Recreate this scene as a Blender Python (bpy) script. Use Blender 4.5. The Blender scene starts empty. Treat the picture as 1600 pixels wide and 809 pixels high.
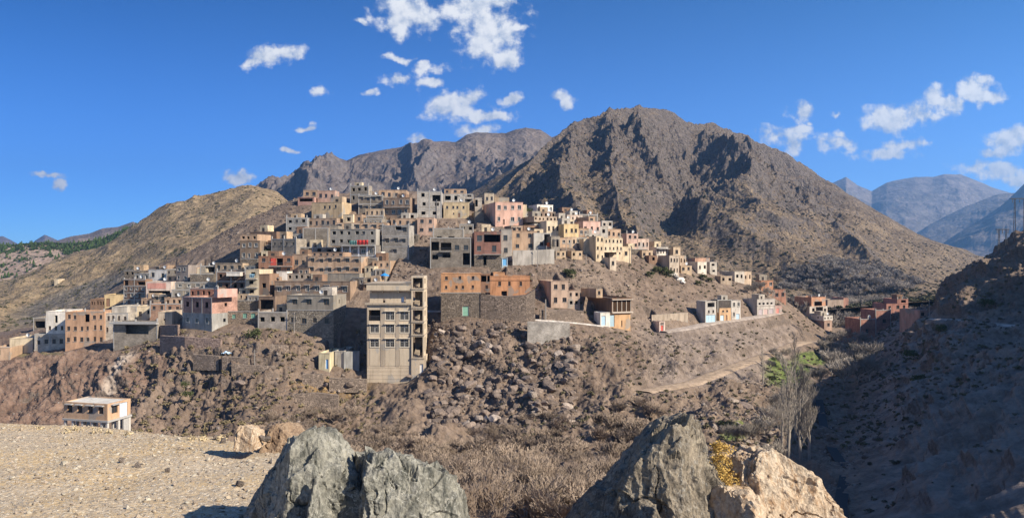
import bpy, math, random
import numpy as np
from math import radians as R
sc = bpy.context.scene
COL = sc.collection
rnd = random.Random(7)

# ------------------------------------------------------------------ camera, sky, sun, exposure
F, CX, CY = 1142.0, 800.0, 404.5          # focal length in photo pixels, principal point
cam_d = bpy.data.cameras.new('camera')
cam = bpy.data.objects.new('camera', cam_d)
COL.objects.link(cam)
cam.rotation_euler = (R(90), 0, 0)
cam_d.sensor_width = 36.0
cam_d.lens = 36.0 * F / 1600.0
cam_d.clip_start = 0.2
cam_d.clip_end = 30000
sc.camera = cam

SUN_AZ, SUN_EL = 117.0, 33.0              # degrees clockwise from the view direction, and up
sun_d = bpy.data.lights.new('sun', 'SUN')
sun_d.energy = 5.0
sun_d.angle = R(0.5)
sun_d.color = (1.0, 0.91, 0.77)
sun = bpy.data.objects.new('sun', sun_d)
COL.objects.link(sun)
sun.rotation_euler = (R(90 - SUN_EL), 0, R(180 - SUN_AZ))
sun.location = (0, 0, 100)

world = bpy.data.worlds.new("World")
sc.world = world
world.use_nodes = True
sc.view_settings.view_transform = 'Standard'
sc.view_settings.look = 'None'
sc.view_settings.gamma = 1
sc.view_settings.exposure = 0.76
sc.view_settings.use_curve_mapping = False
sc.cycles.use_denoising = True
sc.cycles.max_bounces = 4
sc.cycles.diffuse_bounces = 3
sc.cycles.glossy_bounces = 1
sc.cycles.transmission_bounces = 1
sc.cycles.volume_bounces = 0
sc.cycles.transparent_max_bounces = 4

def P(px, py, Y):
    return ((px - CX) / F * Y, Y, (CY - py) / F * Y)

class NT:
    """small helper to write node trees"""
    def __init__(s, tree):
        s.t = tree; s.n = tree.nodes; s.l = tree.links
        s.n.clear()
    def node(s, typ, **kw):
        n = s.n.new(typ)
        for k, v in kw.items():
            if k == 'ins':
                for kk, vv in v.items():
                    s.set(n.inputs[kk], vv)
            else:
                setattr(n, k, v)
        return n
    def set(s, sock, v):
        if isinstance(v, bpy.types.NodeSocket): s.l.new(v, sock)
        else: sock.default_value = v
    def math(s, op, a, b=None, c=None, clamp=False):
        n = s.n.new('ShaderNodeMath'); n.operation = op; n.use_clamp = clamp
        s.set(n.inputs[0], a)
        if b is not None: s.set(n.inputs[1], b)
        if c is not None: s.set(n.inputs[2], c)
        return n.outputs[0]
    def vmath(s, op, a, b=None):
        n = s.n.new('ShaderNodeVectorMath'); n.operation = op
        s.set(n.inputs[0], a)
        if b is not None: s.set(n.inputs[1], b)
        return n.outputs['Value'] if op in ('LENGTH', 'DOT_PRODUCT', 'DISTANCE') else n.outputs[0]
    def mix(s, fac, a, b, typ='MIX'):
        n = s.n.new('ShaderNodeMix'); n.data_type = 'RGBA'; n.blend_type = typ
        s.set(n.inputs[0], fac); s.set(n.inputs[6], a); s.set(n.inputs[7], b)
        return n.outputs[2]
    def ramp(s, fac, lo, hi, smooth=True):
        n = s.n.new('ShaderNodeMapRange'); n.interpolation_type = 'SMOOTHSTEP' if smooth else 'LINEAR'
        s.set(n.inputs[0], fac); n.inputs[1].default_value = lo; n.inputs[2].default_value = hi
        return n.outputs[0]
    def noise(s, vec, scale, detail=4, rough=0.6, dist=0.0):
        n = s.n.new('ShaderNodeTexNoise')
        s.l.new(vec, n.inputs['Vector']); n.inputs['Scale'].default_value = scale
        n.inputs['Detail'].default_value = detail; n.inputs['Roughness'].default_value = rough
        n.inputs['Distortion'].default_value = dist
        return n.outputs[0]
    def voro(s, vec, scale, feature='F1', rand=1.0, out='Distance'):
        n = s.n.new('ShaderNodeTexVoronoi'); n.feature = feature
        s.l.new(vec, n.inputs['Vector']); n.inputs['Scale'].default_value = scale
        n.inputs['Randomness'].default_value = rand
        return n.outputs[out]

def rgb(c):
    return (c[0], c[1], c[2], 1.0)

def srgb(r, g, b, k=1.0):
    f = lambda v: ((v / 255 + 0.055) / 1.055) ** 2.4 if v > 10 else v / 255 / 12.92
    return (f(r) * k, f(g) * k, f(b) * k)

# ---- world: Nishita sky plus scattered fair-weather clouds by direction
CLOUDS = [(640,28,52,28),(622,14,34,20),(765,48,52,48),(790,92,30,22),(735,14,50,18),(800,44,28,8),(770,4,40,14),
 (415,90,40,15),(440,82,40,12),(395,97,22,10),(375,277,32,8),(500,143,15,8),(565,38,9,6),(625,92,20,6),
 (620,122,24,12),(672,106,28,11),(675,132,22,8),(585,146,11,5),(705,168,50,20),(725,158,34,16),(755,182,40,9),
 (797,157,20,8),(748,204,32,12),(655,220,18,6),(872,150,24,9),(882,160,12,10),(70,272,24,5),(88,286,14,9),
 (458,235,12,5),(475,198,11,4),(1252,182,16,15),(1248,207,24,8),(1215,214,26,11),(1238,226,22,13),(1315,222,26,12),
 (1396,186,36,20),(1430,183,22,14),(1385,240,38,9),(1420,226,34,9),(1475,160,25,18),(1522,138,22,20),(1545,155,26,12),
 (1535,128,14,9),(1580,222,32,16),(1560,238,34,9),(1525,258,28,15),(1565,268,36,12),(1590,280,30,9),(1300,184,6,5),
 (1265,196,8,5),(1600,210,30,12),(1312,208,14,6)]
def build_world():
    w = NT(world.node_tree)
    out = w.node('ShaderNodeOutputWorld')
    bg = w.node('ShaderNodeBackground')
    bg.inputs['Strength'].default_value = 0.092
    sky = w.node('ShaderNodeTexSky', sky_type='NISHITA', sun_disc=False, sun_elevation=R(SUN_EL),
                 sun_rotation=R(SUN_AZ), altitude=1800.0, air_density=1.0, dust_density=0.25, ozone_density=2.6)
    tc = w.node('ShaderNodeTexCoord')
    d = tc.outputs['Generated']
    sep = w.node('ShaderNodeSeparateXYZ'); w.l.new(d, sep.inputs[0])
    yy = w.math('MAXIMUM', sep.outputs[1], 0.02)
    u = w.math('DIVIDE', sep.outputs[0], yy)
    v = w.math('DIVIDE', sep.outputs[2], yy)
    uv = w.node('ShaderNodeCombineXYZ'); w.l.new(u, uv.inputs[0]); w.l.new(v, uv.inputs[1])
    uv = uv.outputs[0]
    wn = w.node('ShaderNodeTexNoise'); w.l.new(uv, wn.inputs['Vector'])
    wn.inputs['Scale'].default_value = 28; wn.inputs['Detail'].default_value = 3
    warp = w.vmath('MULTIPLY', w.vmath('SUBTRACT', wn.outputs['Color'], (0.5, 0.5, 0.5)), (0.045, 0.03, 0))
    q = w.vmath('ADD', uv, warp)
    acc = None
    for (px, py, rx, ry) in CLOUDS:
        kk = 1.5 if px > 1150 else 1.28
        c = ((px - CX) / F, (CY - py) / F, 0)
        dd = w.vmath('LENGTH', w.vmath('MULTIPLY', w.vmath('SUBTRACT', q, c), (F / (rx * kk), F / (ry * kk), 0)))
        acc = dd if acc is None else w.math('SMOOTH_MIN', acc, dd, 0.15)
    n1 = w.noise(uv, 34, 9, 0.6)
    n2 = w.noise(w.vmath('ADD', uv, (0.006, 0.009, 0)), 34, 5, 0.55)
    dens = w.math('ADD', w.math('SUBTRACT', 1.0, acc), w.math('MULTIPLY', w.math('SUBTRACT', n1, 0.5), 2.6))
    dens2 = w.math('ADD', w.math('SUBTRACT', 1.0, acc), w.math('MULTIPLY', w.math('SUBTRACT', n2, 0.5), 2.2))
    fac = w.math('MULTIPLY', w.ramp(dens, 0.0, 0.7), 0.97)
    front = w.ramp(sep.outputs[1], 0.02, 0.1)
    fac = w.math('MULTIPLY', fac, front)
    shade = w.ramp(w.math('SUBTRACT', dens, w.math('MULTIPLY', dens2, 0.75)), -0.25, 0.45)
    core = w.ramp(dens, 0.5, 1.3); shade = w.math('SUBTRACT', shade, w.math('MULTIPLY', w.math('MULTIPLY', core, w.ramp(n2, 0.45, 0.62)), 0.35), clamp=True)
    ccol = w.mix(shade, (3.6, 4.1, 4.9, 1), (6.9, 6.9, 6.8, 1))
    # deepen the blue as a clear dry mountain sky
    tint = w.mix(w.ramp(v, 0.0, 0.36, False), (0.32, 0.66, 1.30, 1), (0.09, 0.36, 0.72, 1))
    lr = w.mix(w.ramp(sep.outputs[0], -0.45, 0.55, False), (1, 1, 1, 1), (2.1, 1.6, 1.35, 1))
    tint = w.mix(w.ramp(sep.outputs[1], 0.72, 0.0), tint, (0.46, 0.66, 0.95, 1))       # sky out of view brightened and paled to add shadow fill
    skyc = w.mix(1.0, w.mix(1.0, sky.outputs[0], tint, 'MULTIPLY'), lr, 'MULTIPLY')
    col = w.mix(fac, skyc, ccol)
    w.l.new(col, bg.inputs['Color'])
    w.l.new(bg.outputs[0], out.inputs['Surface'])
build_world()

# ------------------------------------------------------------------ noise
_perm = np.random.RandomState(11).permutation(256).astype(np.int32)
_perm = np.concatenate([_perm, _perm, _perm])
_grad = np.random.RandomState(5).normal(size=(256, 3)).astype(np.float32)
_grad /= np.linalg.norm(_grad, axis=1)[:, None]
def pnoise(x, y, z, seed=0):
    x = np.asarray(x, np.float32) + seed * 17.31; y = np.asarray(y, np.float32) + seed * 5.77; z = np.asarray(z, np.float32) + seed * 9.13
    x, y, z = np.broadcast_arrays(x, y, z)
    xi = np.floor(x); yi = np.floor(y); zi = np.floor(z)
    xf = x - xi; yf = y - yi; zf = z - zi
    xi = xi.astype(np.int32) & 255; yi = yi.astype(np.int32) & 255; zi = zi.astype(np.int32) & 255
    u = xf * xf * xf * (xf * (xf * 6 - 15) + 10); v = yf * yf * yf * (yf * (yf * 6 - 15) + 10); w = zf * zf * zf * (zf * (zf * 6 - 15) + 10)
    def g(a, b, c):
        h = _perm[_perm[_perm[(xi + a) & 255] + ((yi + b) & 255)] + ((zi + c) & 255)]
        G = _grad[h]
        return G[..., 0] * (xf - a) + G[..., 1] * (yf - b) + G[..., 2] * (zf - c)
    def L(t, a, b): return a + t * (b - a)
    return 1.6 * L(w, L(v, L(u, g(0,0,0), g(1,0,0)), L(u, g(0,1,0), g(1,1,0))),
                   L(v, L(u, g(0,0,1), g(1,0,1)), L(u, g(0,1,1), g(1,1,1))))
def fbm(x, y, z, oct=5, gain=0.5, seed=0):
    s = 0; a = 1.0; f = 1.0
    for i in range(oct):
        s = s + a * pnoise(x * f, y * f, z * f, seed + i); a *= gain; f *= 2.03
    return s
def ridged(x, y, z, oct=5, gain=0.5, seed=0):
    s = 0; a = 1.0; f = 1.0; prev = 1.0
    for i in range(oct):
        n = 1 - np.abs(pnoise(x * f, y * f, z * f, seed + i)); n = n * n
        s = s + a * n * prev; prev = np.clip(n * 1.3, 0, 1); a *= gain; f *= 2.07
    return s

# ------------------------------------------------------------------ object helpers
def tag(o, label=None, cat=None, group=None, kind=None):
    if label: o['label'] = label
    if cat: o['category'] = cat
    if group: o['group'] = group
    if kind: o['kind'] = kind
    return o
def link(name, me, parent=None, loc=None, rotz=None):
    o = bpy.data.objects.new(name, me)
    COL.objects.link(o)
    if parent is not None: o.parent = parent
    if loc is not None: o.location = loc
    if rotz is not None: o.rotation_euler = (0, 0, rotz)
    return o
def empty(name, loc, rotz=0):
    o = link(name, None, None, loc, rotz); o.empty_display_size = 0.5
    return o
class MB:
    """collects faces for one mesh; boxes may be given in local axes"""
    def __init__(s): s.v = []; s.f = []; s.m = []; s.mats = []
    def slot(s, mat):
        if mat not in s.mats: s.mats.append(mat)
        return s.mats.index(mat)
    def face(s, pts, mat=0):
        i = len(s.v); s.v += [tuple(p) for p in pts]; s.f.append(tuple(range(i, i + len(pts)))); s.m.append(mat)
    def box(s, x0, x1, y0, y1, z0, z1, mat=0):
        i = len(s.v)
        s.v += [(x0,y0,z0),(x1,y0,z0),(x1,y1,z0),(x0,y1,z0),(x0,y0,z1),(x1,y0,z1),(x1,y1,z1),(x0,y1,z1)]
        for f in ((0,3,2,1),(4,5,6,7),(0,1,5,4),(1,2,6,5),(2,3,7,6),(3,0,4,7)):
            s.f.append(tuple(i + k for k in f)); s.m.append(mat)
    def tube(s, p0, p1, r0, r1=None, n=6, mat=0):
        if r1 is None: r1 = r0
        p0 = np.array(p0, float); p1 = np.array(p1, float); d = p1 - p0
        L = np.linalg.norm(d)
        if L < 1e-6: return
        d /= L; a = np.array((0, 0, 1.0)) if abs(d[2]) < 0.9 else np.array((1.0, 0, 0))
        u = np.cross(d, a); u /= np.linalg.norm(u); w = np.cross(d, u)
        i = len(s.v)
        for p, r in ((p0, r0), (p1, r1)):
            for k in range(n):
                t = 2 * math.pi * k / n
                s.v.append(tuple(p + r * (math.cos(t) * u + math.sin(t) * w)))
        for k in range(n):
            k2 = (k + 1) % n
            s.f.append((i + k, i + k2, i + n + k2, i + n + k)); s.m.append(mat)
        s.f.append(tuple(i + n + k for k in range(n))); s.m.append(mat)
        s.f.append(tuple(i + k for k in reversed(range(n)))); s.m.append(mat)
    def mesh(s, name, mats=None):
        me = bpy.data.meshes.new(name)
        me.from_pydata(s.v, [], s.f)
        for m in (mats if mats is not None else s.mats): me.materials.append(m)
        if len(me.materials) > 1: me.polygons.foreach_set('material_index', s.m)
        return me
def grid_mesh(name, X, Y, Z, mat, attrs=None, smooth=True):
    n, m = X.shape
    co = np.stack([X, Y, Z], -1).reshape(-1, 3).astype(np.float32)
    me = bpy.data.meshes.new(name)
    idx = np.arange(n * m).reshape(n, m)
    quads = np.stack([idx[:-1, :-1], idx[1:, :-1], idx[1:, 1:], idx[:-1, 1:]], -1).reshape(-1, 4)
    me.vertices.add(n * m); me.vertices.foreach_set('co', co.ravel())
    me.loops.add(quads.size); me.loops.foreach_set('vertex_index', quads.ravel().astype(np.int32))
    me.polygons.add(len(quads)); me.polygons.foreach_set('loop_start', np.arange(0, quads.size, 4, dtype=np.int32))
    me.polygons.foreach_set('use_smooth', np.full(len(quads), smooth))
    me.update(calc_edges=True)
    me.materials.append(mat)
    if attrs:
        for k, a in attrs.items():
            at = me.attributes.new(k, 'FLOAT', 'POINT'); at.data.foreach_set('value', np.asarray(a, np.float32).ravel())
    return me
def merged_instances(name, protos, places, mats, smooth=False):
    """ONE mesh from many small copies: protos = [(verts Nx3, faces)], places = [(proto, loc, scale3, rot3x3)]"""
    V = []; Fs = []; off = 0
    for k, loc, scl, M in places:
        v, f = protos[k]
        V.append((v * scl) @ M.T + loc); Fs.append(f + off); off += len(v)
    V = np.concatenate(V).astype(np.float32); Fs = np.concatenate(Fs).astype(np.int32)
    me = bpy.data.meshes.new(name); k = Fs.shape[1]
    me.vertices.add(len(V)); me.vertices.foreach_set('co', V.ravel())
    me.loops.add(Fs.size); me.loops.foreach_set('vertex_index', Fs.ravel())
    me.polygons.add(len(Fs)); me.polygons.foreach_set('loop_start', np.arange(0, Fs.size, k, dtype=np.int32))
    me.polygons.foreach_set('use_smooth', np.full(len(Fs), smooth))
    me.update(calc_edges=True)
    for m in mats: me.materials.append(m)
    return me
def rotz(a):
    c, s = math.cos(a), math.sin(a); return np.array([[c, -s, 0], [s, c, 0], [0, 0, 1.0]])
def rotany(r):
    a, b, c = r.uniform(0, 6.28), r.uniform(-.5, .5), r.uniform(-.5, .5)
    ca, sa = math.cos(b), math.sin(b); cb, sb = math.cos(c), math.sin(c)
    return rotz(a) @ np.array([[1, 0, 0], [0, ca, -sa], [0, sa, ca]]) @ np.array([[cb, 0, sb], [0, 1, 0], [-sb, 0, cb]])

# ------------------------------------------------------------------ materials
def new_mat(name):
    m = bpy.data.materials.new(name); m.use_nodes = True
    t = NT(m.node_tree)
    out = t.node('ShaderNodeOutputMaterial'); b = t.node('ShaderNodeBsdfPrincipled')
    b.inputs['Specular IOR Level'].default_value = 0.2
    b.inputs['Roughness'].default_value = 0.95
    t.l.new(b.outputs[0], out.inputs[0])
    co = t.node('ShaderNodeTexCoord').outputs['Object']
    return m, t, b, co
def bump(t, b, h, strength, dist):
    n = t.node('ShaderNodeBump'); n.inputs['Strength'].default_value = strength; n.inputs['Distance'].default_value = dist
    t.l.new(h, n.inputs['Height']); t.l.new(n.outputs[0], b.inputs['Normal'])
_pc = {}
def plaster(c, amt=0.25):
    k = ('p', c, amt)
    if k in _pc: return _pc[k]
    m, t, b, co = new_mat('plaster')
    ls = t.vmath('MULTIPLY', co, (1, 1, 0.35))
    n = t.noise(ls, 0.55, 6, 0.65); n2 = t.noise(co, 4.0, 4, 0.6)
    dark = tuple(x * (1 - amt * 1.5) for x in c); lite = tuple(min(.9, x * (1 + amt * .5)) for x in c)
    col = t.mix(t.ramp(n, 0.3, 0.7), rgb(dark), rgb(lite))
    col = t.mix(t.math('MULTIPLY', t.ramp(n2, 0.5, 0.75), 0.35), col, rgb((c[0] * .6 + .05, c[1] * .6 + .05, c[2] * .6 + .05)))
    pn = t.noise(co, 0.33, 3, 0.5, .4); lum = (c[0] + c[1] + c[2]) / 3
    col = t.mix(t.math('MULTIPLY', t.ramp(pn, 0.60, 0.64), 0.7), col, rgb((lum * .85, lum * .78, lum * .68)))
    stk = t.noise(t.vmath('MULTIPLY', co, (2.6, 2.6, 0.22)), 1.0, 4, 0.6)
    col = t.mix(t.math('MULTIPLY', t.ramp(stk, 0.52, 0.72), 0.5), col, t.mix(1.0, col, rgb((.55, .5, .45)), 'MULTIPLY'))
    t.l.new(col, b.inputs['Base Color']); bump(t, b, n2, 0.5, 0.03)
    _pc[k] = m; return m
def blocks(c):
    """hollow concrete blocks or bricks laid in mortar"""
    k = ('b', c)
    if k in _pc: return _pc[k]
    m, t, b, co = new_mat('concrete_block')
    sp = t.node('ShaderNodeSeparateXYZ'); t.l.new(co, sp.inputs[0])
    cb = t.node('ShaderNodeCombineXYZ'); t.l.new(t.math('ADD', sp.outputs[0], sp.outputs[1]), cb.inputs[0]); t.l.new(sp.outputs[2], cb.inputs[1])
    br = t.node('ShaderNodeTexBrick'); t.l.new(cb.outputs[0], br.inputs['Vector'])
    br.inputs['Scale'].default_value = 1.0; br.inputs['Brick Width'].default_value = .42; br.inputs['Row Height'].default_value = .21
    br.inputs['Mortar Size'].default_value = .016; br.inputs['Bias'].default_value = 0
    br.inputs['Color1'].default_value = rgb([x * .72 for x in c]); br.inputs['Color2'].default_value = rgb([x * 1.12 for x in c])
    br.inputs['Mortar'].default_value = rgb([x * 1.3 for x in c])
    n = t.noise(co, 0.5, 6, 0.65)
    col = t.mix(t.ramp(n, 0.3, 0.72), rgb([0.62, 0.6, 0.58]), rgb([1.15, 1.12, 1.1]))
    col = t.mix(1.0, br.outputs[0], col, 'MULTIPLY')
    t.l.new(col, b.inputs['Base Color']); bump(t, b, br.outputs[1], -0.4, 0.02)
    _pc[k] = m; return m
def rubble(c, sc_=2.6):
    k = ('r', c, sc_)
    if k in _pc: return _pc[k]
    m, t, b, co = new_mat('rubble_stone')
    q = t.vmath('MULTIPLY', co, (1, 1, 1.4))
    e = t.voro(q, sc_, 'DISTANCE_TO_EDGE'); cc = t.voro(q, sc_, 'F1', out='Color')
    s = t.node('ShaderNodeSeparateXYZ'); t.l.new(cc, s.inputs[0])
    col = t.mix(s.outputs[0], rgb([x * .45 for x in c]), rgb([x * 1.5 for x in c]))
    col = t.mix(t.ramp(e, 0.0, 0.07), rgb([x * .4 for x in c]), col)
    n = t.noise(co, 0.4, 4)
    col = t.mix(t.ramp(n, .35, .75), col, rgb([x * .8 for x in c]))
    t.l.new(col, b.inputs['Base Color']); bump(t, b, t.ramp(e, 0, .15), 0.9, 0.12)
    _pc[k] = m; return m
def simple(name, c, rough=0.8, spec=0.3, metal=0.0):
    k = ('s', name, c)
    if k in _pc: return _pc[k]
    m, t, b, co = new_mat(name)
    n = t.noise(co, 3.0, 3)
    col = t.mix(n, rgb([x * .75 for x in c]), rgb([x * 1.2 for x in c]))
    t.l.new(col, b.inputs['Base Color']); b.inputs['Roughness'].default_value = rough
    b.inputs['Specular IOR Level'].default_value = spec; b.inputs['Metallic'].default_value = metal
    _pc[k] = m; return m
GLASS = simple('window_glass', (0.03, 0.035, 0.04), 0.15, 0.6)
DARK = simple('interior_shade', (0.05, 0.042, 0.036), 0.9)  # near-black paint standing in for the shade inside openings
WHITE = simple('white_paint', (0.72, 0.70, 0.66), 0.7)
OFFW = simple('offwhite_frame', (0.50, 0.47, 0.42), 0.7)
WOOD = simple('brown_wood', (0.10, 0.055, 0.03), 0.7)
STEEL = simple('dark_steel', (0.06, 0.06, 0.065), 0.5, 0.4)
CONC = simple('bare_concrete', (0.36, 0.34, 0.31), 0.95)
ROOFC = simple('dusty_roof_screed', (0.36, 0.31, 0.26), 0.95)

def earth_mat(name, soil, soil2, rockc, slope=(0.62, 0.82), ts=1.0, scrub=None, zone=None, bd=0.6, scrub_scale=0.35, strata=0.0, bs=0.8):
    """soil on gentle ground, broken rock on steep ground, scrub tufts, optional second ground colour by vertex zone"""
    m, t, b, co = new_mat(name)
    geo = t.node('ShaderNodeNewGeometry')
    n1 = t.noise(co, 0.03 * ts, 6, 0.65); n2 = t.noise(co, 0.35 * ts, 8, 0.72); n3 = t.noise(co, 2.4 * ts, 5, 0.7)
    col = t.mix(t.ramp(n1, 0.35, 0.65), rgb(soil), rgb(soil2))
    if zone:
        for an, zc in zone:
            at = t.node('ShaderNodeAttribute'); at.attribute_name = an
            col = t.mix(at.outputs['Fac'], col, rgb(zc))
    col = t.mix(t.ramp(n2, 0.30, 0.70), t.mix(1.0, col, rgb((.55, .53, .52)), 'MULTIPLY'), t.mix(1.0, col, rgb((1.3, 1.28, 1.25)), 'MULTIPLY'))
    sp = t.node('ShaderNodeSeparateXYZ'); t.l.new(geo.outputs['Normal'], sp.inputs[0])
    st = t.math('ADD', sp.outputs[2], t.math('MULTIPLY', t.math('SUBTRACT', n2, 0.5), 0.5))
    rk = t.math('SUBTRACT', 1.0, t.ramp(st, slope[0], slope[1]))
    rc = t.mix(t.ramp(n3, 0.3, 0.7), rgb([x * .6 for x in rockc]), rgb([x * 1.35 for x in rockc]))
    col = t.mix(rk, col, rc)
    e = t.voro(co, 0.9 * ts, 'DISTANCE_TO_EDGE')
    stones = t.ramp(t.noise(co, 1.1 * ts, 3, .6), .52, .66)
    col = t.mix(t.math('MULTIPLY', stones, 0.45), col, rgb([min(.8, x * 1.6) for x in rockc]))
    if scrub:
        v = t.voro(co, scrub_scale * ts, 'F1')
        mask = t.math('SUBTRACT', 1.0, t.ramp(t.math('ADD', v, t.math('MULTIPLY', t.math('SUBTRACT', n1, .5), .9)), 0.18, 0.32))
        col = t.mix(t.math('MULTIPLY', mask, 0.85), col, rgb(scrub))
    t.l.new(col, b.inputs['Base Color'])
    h = t.math('ADD', t.math('MULTIPLY', n2, 1.0), t.math('ADD', t.math('MULTIPLY', n3, 0.35), t.math('MULTIPLY', t.ramp(e, 0, .2), 0.15)))
    bump(t, b, h, bs, bd)
    return m
# ------------------------------------------------------------------ the land: gorge, village hill, far valley side
# profiles: bearing -> list of (distance, photo row at which the ground lies); bearings and rows only encode directions and heights
NEAR = [(8, 980), (20, 870), (45, 850)]
PROF = {
 -250: NEAR + [(100,740),(140,700),(160,600),(178,575),(195,560),(300,530),(420,505)],
 0: NEAR + [(100,735),(140,700),(158,600),(174,570),(186,556),(210,540),(300,522),(420,500)],
 100: NEAR + [(97,700),(105,676),(114,668),(122,676),(138,690),(152,640),(168,565),(180,546),(192,536),(215,510),(260,500),(340,505)],
 200: NEAR + [(97,720),(118,690),(135,690),(150,640),(162,560),(170,536),(182,520),(192,500),(205,470),(218,440),(235,430),(260,440),(340,490)],
 285: NEAR + [(110,720),(132,690),(146,625),(156,550),(164,516),(172,500),(182,475),(192,450),(205,425),(222,400),(238,400),(260,425),(340,480)],
 380: NEAR + [(100,740),(118,705),(140,630),(152,560),(162,515),(172,492),(182,458),(195,412),(208,385),(222,355),(238,345),(250,352),(275,410),(340,460)],
 460: NEAR[:2] + [(60,795),(90,748),(113,715),(132,665),(150,600),(158,545),(164,514),(176,470),(190,420),(203,385),(218,345),(232,318),(245,308),(258,312),(285,350),(340,430)],
 560: NEAR[:2] + [(45,835),(60,795),(90,745),(115,708),(137,650),(153,603),(159,572),(165,520),(174,474),(186,420),(198,388),(211,355),(225,325),(240,305),(252,298),(280,330),(340,420)],
 640: NEAR[:2] + [(45,835),(60,795),(90,745),(115,708),(137,650),(154,603),(158,592),(163,545),(169,500),(178,462),(188,425),(199,395),(211,360),(225,328),(240,303),(252,298),(280,330),(340,410)],
 700: NEAR[:2] + [(45,838),(60,797),(90,745),(115,705),(135,650),(149,590),(158,530),(163,492),(167,488),(172,482),(180,446),(188,418),(198,398),(208,372),(215,352),(228,326),(240,305),(250,302),(280,330),(340,400)],
 800: NEAR[:2] + [(45,840),(60,798),(90,748),(115,712),(130,672),(142,615),(152,560),(160,520),(165,498),(170,494),(180,462),(188,425),(196,402),(205,385),(212,356),(225,336),(238,320),(250,322),(275,350),(340,420)],
 880: NEAR[:2] + [(45,840),(60,800),(90,750),(115,712),(130,665),(143,610),(155,555),(164,512),(169,506),(178,485),(188,440),(198,408),(206,388),(216,364),(228,346),(240,336),(252,345),(280,375),(340,420)],
 950: NEAR[:2] + [(45,842),(60,800),(90,750),(115,705),(130,660),(145,600),(160,548),(172,513),(180,498),(190,458),(200,420),(210,400),(220,382),(235,362),(250,366),(290,400),(340,430)],
 1020: NEAR[:2] + [(45,845),(60,802),(90,750),(115,700),(135,645),(147,612),(150,610),(165,565),(180,522),(185,518),(198,472),(208,442),(220,408),(232,388),(245,386),(270,410),(340,445)],
 1100: NEAR[:2] + [(45,850),(60,805),(90,747),(115,690),(140,640),(155,605),(164,590),(167,588),(178,548),(190,510),(196,503),(212,470),(224,442),(236,422),(248,420),(280,440),(340,460)],
 1170: NEAR[:2] + [(45,860),(60,812),(90,755),(120,695),(145,640),(165,602),(184,562),(188,560),(198,530),(208,498),(214,494),(226,466),(238,440),(250,436),(280,458),(340,468)],
 1230: NEAR[:2] + [(45,880),(60,825),(85,785),(120,705),(150,645),(175,598),(195,563),(205,545),(209,543),(217,518),(226,493),(238,480),(250,468),(270,470),(340,475)],
 1280: NEAR[:2] + [(45,900),(60,850),(80,808),(110,722),(140,655),(170,602),(200,562),(225,537),(238,532),(250,518),(270,508),(300,495),(400,474),(600,450)],
 1330: NEAR[:2] + [(45,880),(60,840),(80,803),(110,715),(140,655),(170,605),(200,570),(225,545),(250,530),(300,505),(400,478),(600,450)],
 1380: NEAR[:2] + [(45,870),(60,835),(80,790),(110,690),(140,625),(170,572),(200,538),(225,520),(260,506),(300,496),(400,478),(600,450)],
 1420: NEAR[:2] + [(45,865),(60,830),(80,775),(110,670),(140,595),(170,540),(200,510),(225,500),(260,497),(300,491),(400,476),(600,452)],
 1460: NEAR[:2] + [(45,850),(60,815),(80,740),(100,680),(130,590),(160,525),(180,500),(186,499),(200,482),(215,490),(240,500),(300,495),(400,480),(600,460)],
 1500: NEAR[:2] + [(45,845),(60,800),(80,720),(95,670),(120,590),(145,530),(165,506),(171,505),(185,450),(200,424),(220,440),(250,470),(300,485),(420,480)],
 1550: NEAR[:2] + [(45,830),(60,770),(80,690),(100,620),(125,560),(145,520),(158,508),(163,507),(178,440),(195,392),(215,400),(300,440),(420,450)],
 1600: NEAR[:2] + [(45,800),(60,735),(80,660),(100,600),(125,545),(145,517),(152,512),(157,511),(172,430),(190,360),(215,365),(300,400),(420,410)],
}
YG = np.concatenate([np.linspace(8, 45, 30)[:-1], np.linspace(45, 115, 110)[:-1], np.linspace(115, 260, 400)[:-1], np.geomspace(260, 620, 70)])
UG = np.concatenate([np.linspace(-250, -20, 50)[:-1], np.linspace(-20, 1620, 980)[:-1], np.geomspace(1620, 17000, 170)])
PK = sorted(PROF)
ridge_y = [-50, 0, 60, 120, 190, 300, 600]; ridge_x = [168, 152, 144, 154, 172, 230, 430]; ridge_z = [90, 76, 47, 36, 18, 2, 0]  # crest out of view, shaped to throw shade on the valley side
def unseen_hill(x, y):
    cx = np.interp(y, ridge_y, ridge_x); cz = np.interp(y, ridge_y, ridge_z)
    return cz - 0.8 * np.abs(x - cx)
def smooth1(a, s, axis):
    k = np.exp(-0.5 * (np.arange(-3 * s, 3 * s + 1) / s) ** 2); k /= k.sum()
    pad = [(0, 0)] * a.ndim; pad[axis] = (3 * s, 3 * s)
    ap = np.pad(a, pad, mode='edge')
    return np.apply_along_axis(lambda r: np.convolve(r, k, 'valid'), axis, ap)
cols = []
for u in PK:
    pr = np.array(PROF[u], float)
    zc = (CY - np.interp(YG, pr[:, 0], pr[:, 1])) / F * YG
    # linear in height between the given points
    zc = np.interp(YG, pr[:, 0], (CY - pr[:, 1]) / F * pr[:, 0])
    zc[YG > pr[-1, 0]] = (CY - pr[-1, 1]) / F * YG[YG > pr[-1, 0]]
    cols.append(zc)
cols = np.array(cols)                                   # [bearing, Y]
ZS = np.empty((len(UG), len(YG)))
for j in range(len(YG)):
    ZS[:, j] = np.interp(UG, PK, cols[:, j])
XG = (UG[:, None] - CX) / F * YG[None, :]
YY = np.broadcast_to(YG[None, :], XG.shape)
far = UG > 1600
xr = (1600 - CX) / F * YG
zr_edge = unseen_hill(xr, YG)
hill = unseen_hill(XG[far], YY[far])
z16 = cols[-1][None, :]
w = np.clip((XG[far] - xr[None, :]) / 45.0, 0, 1); w = w * w * (3 - 2 * w)
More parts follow.
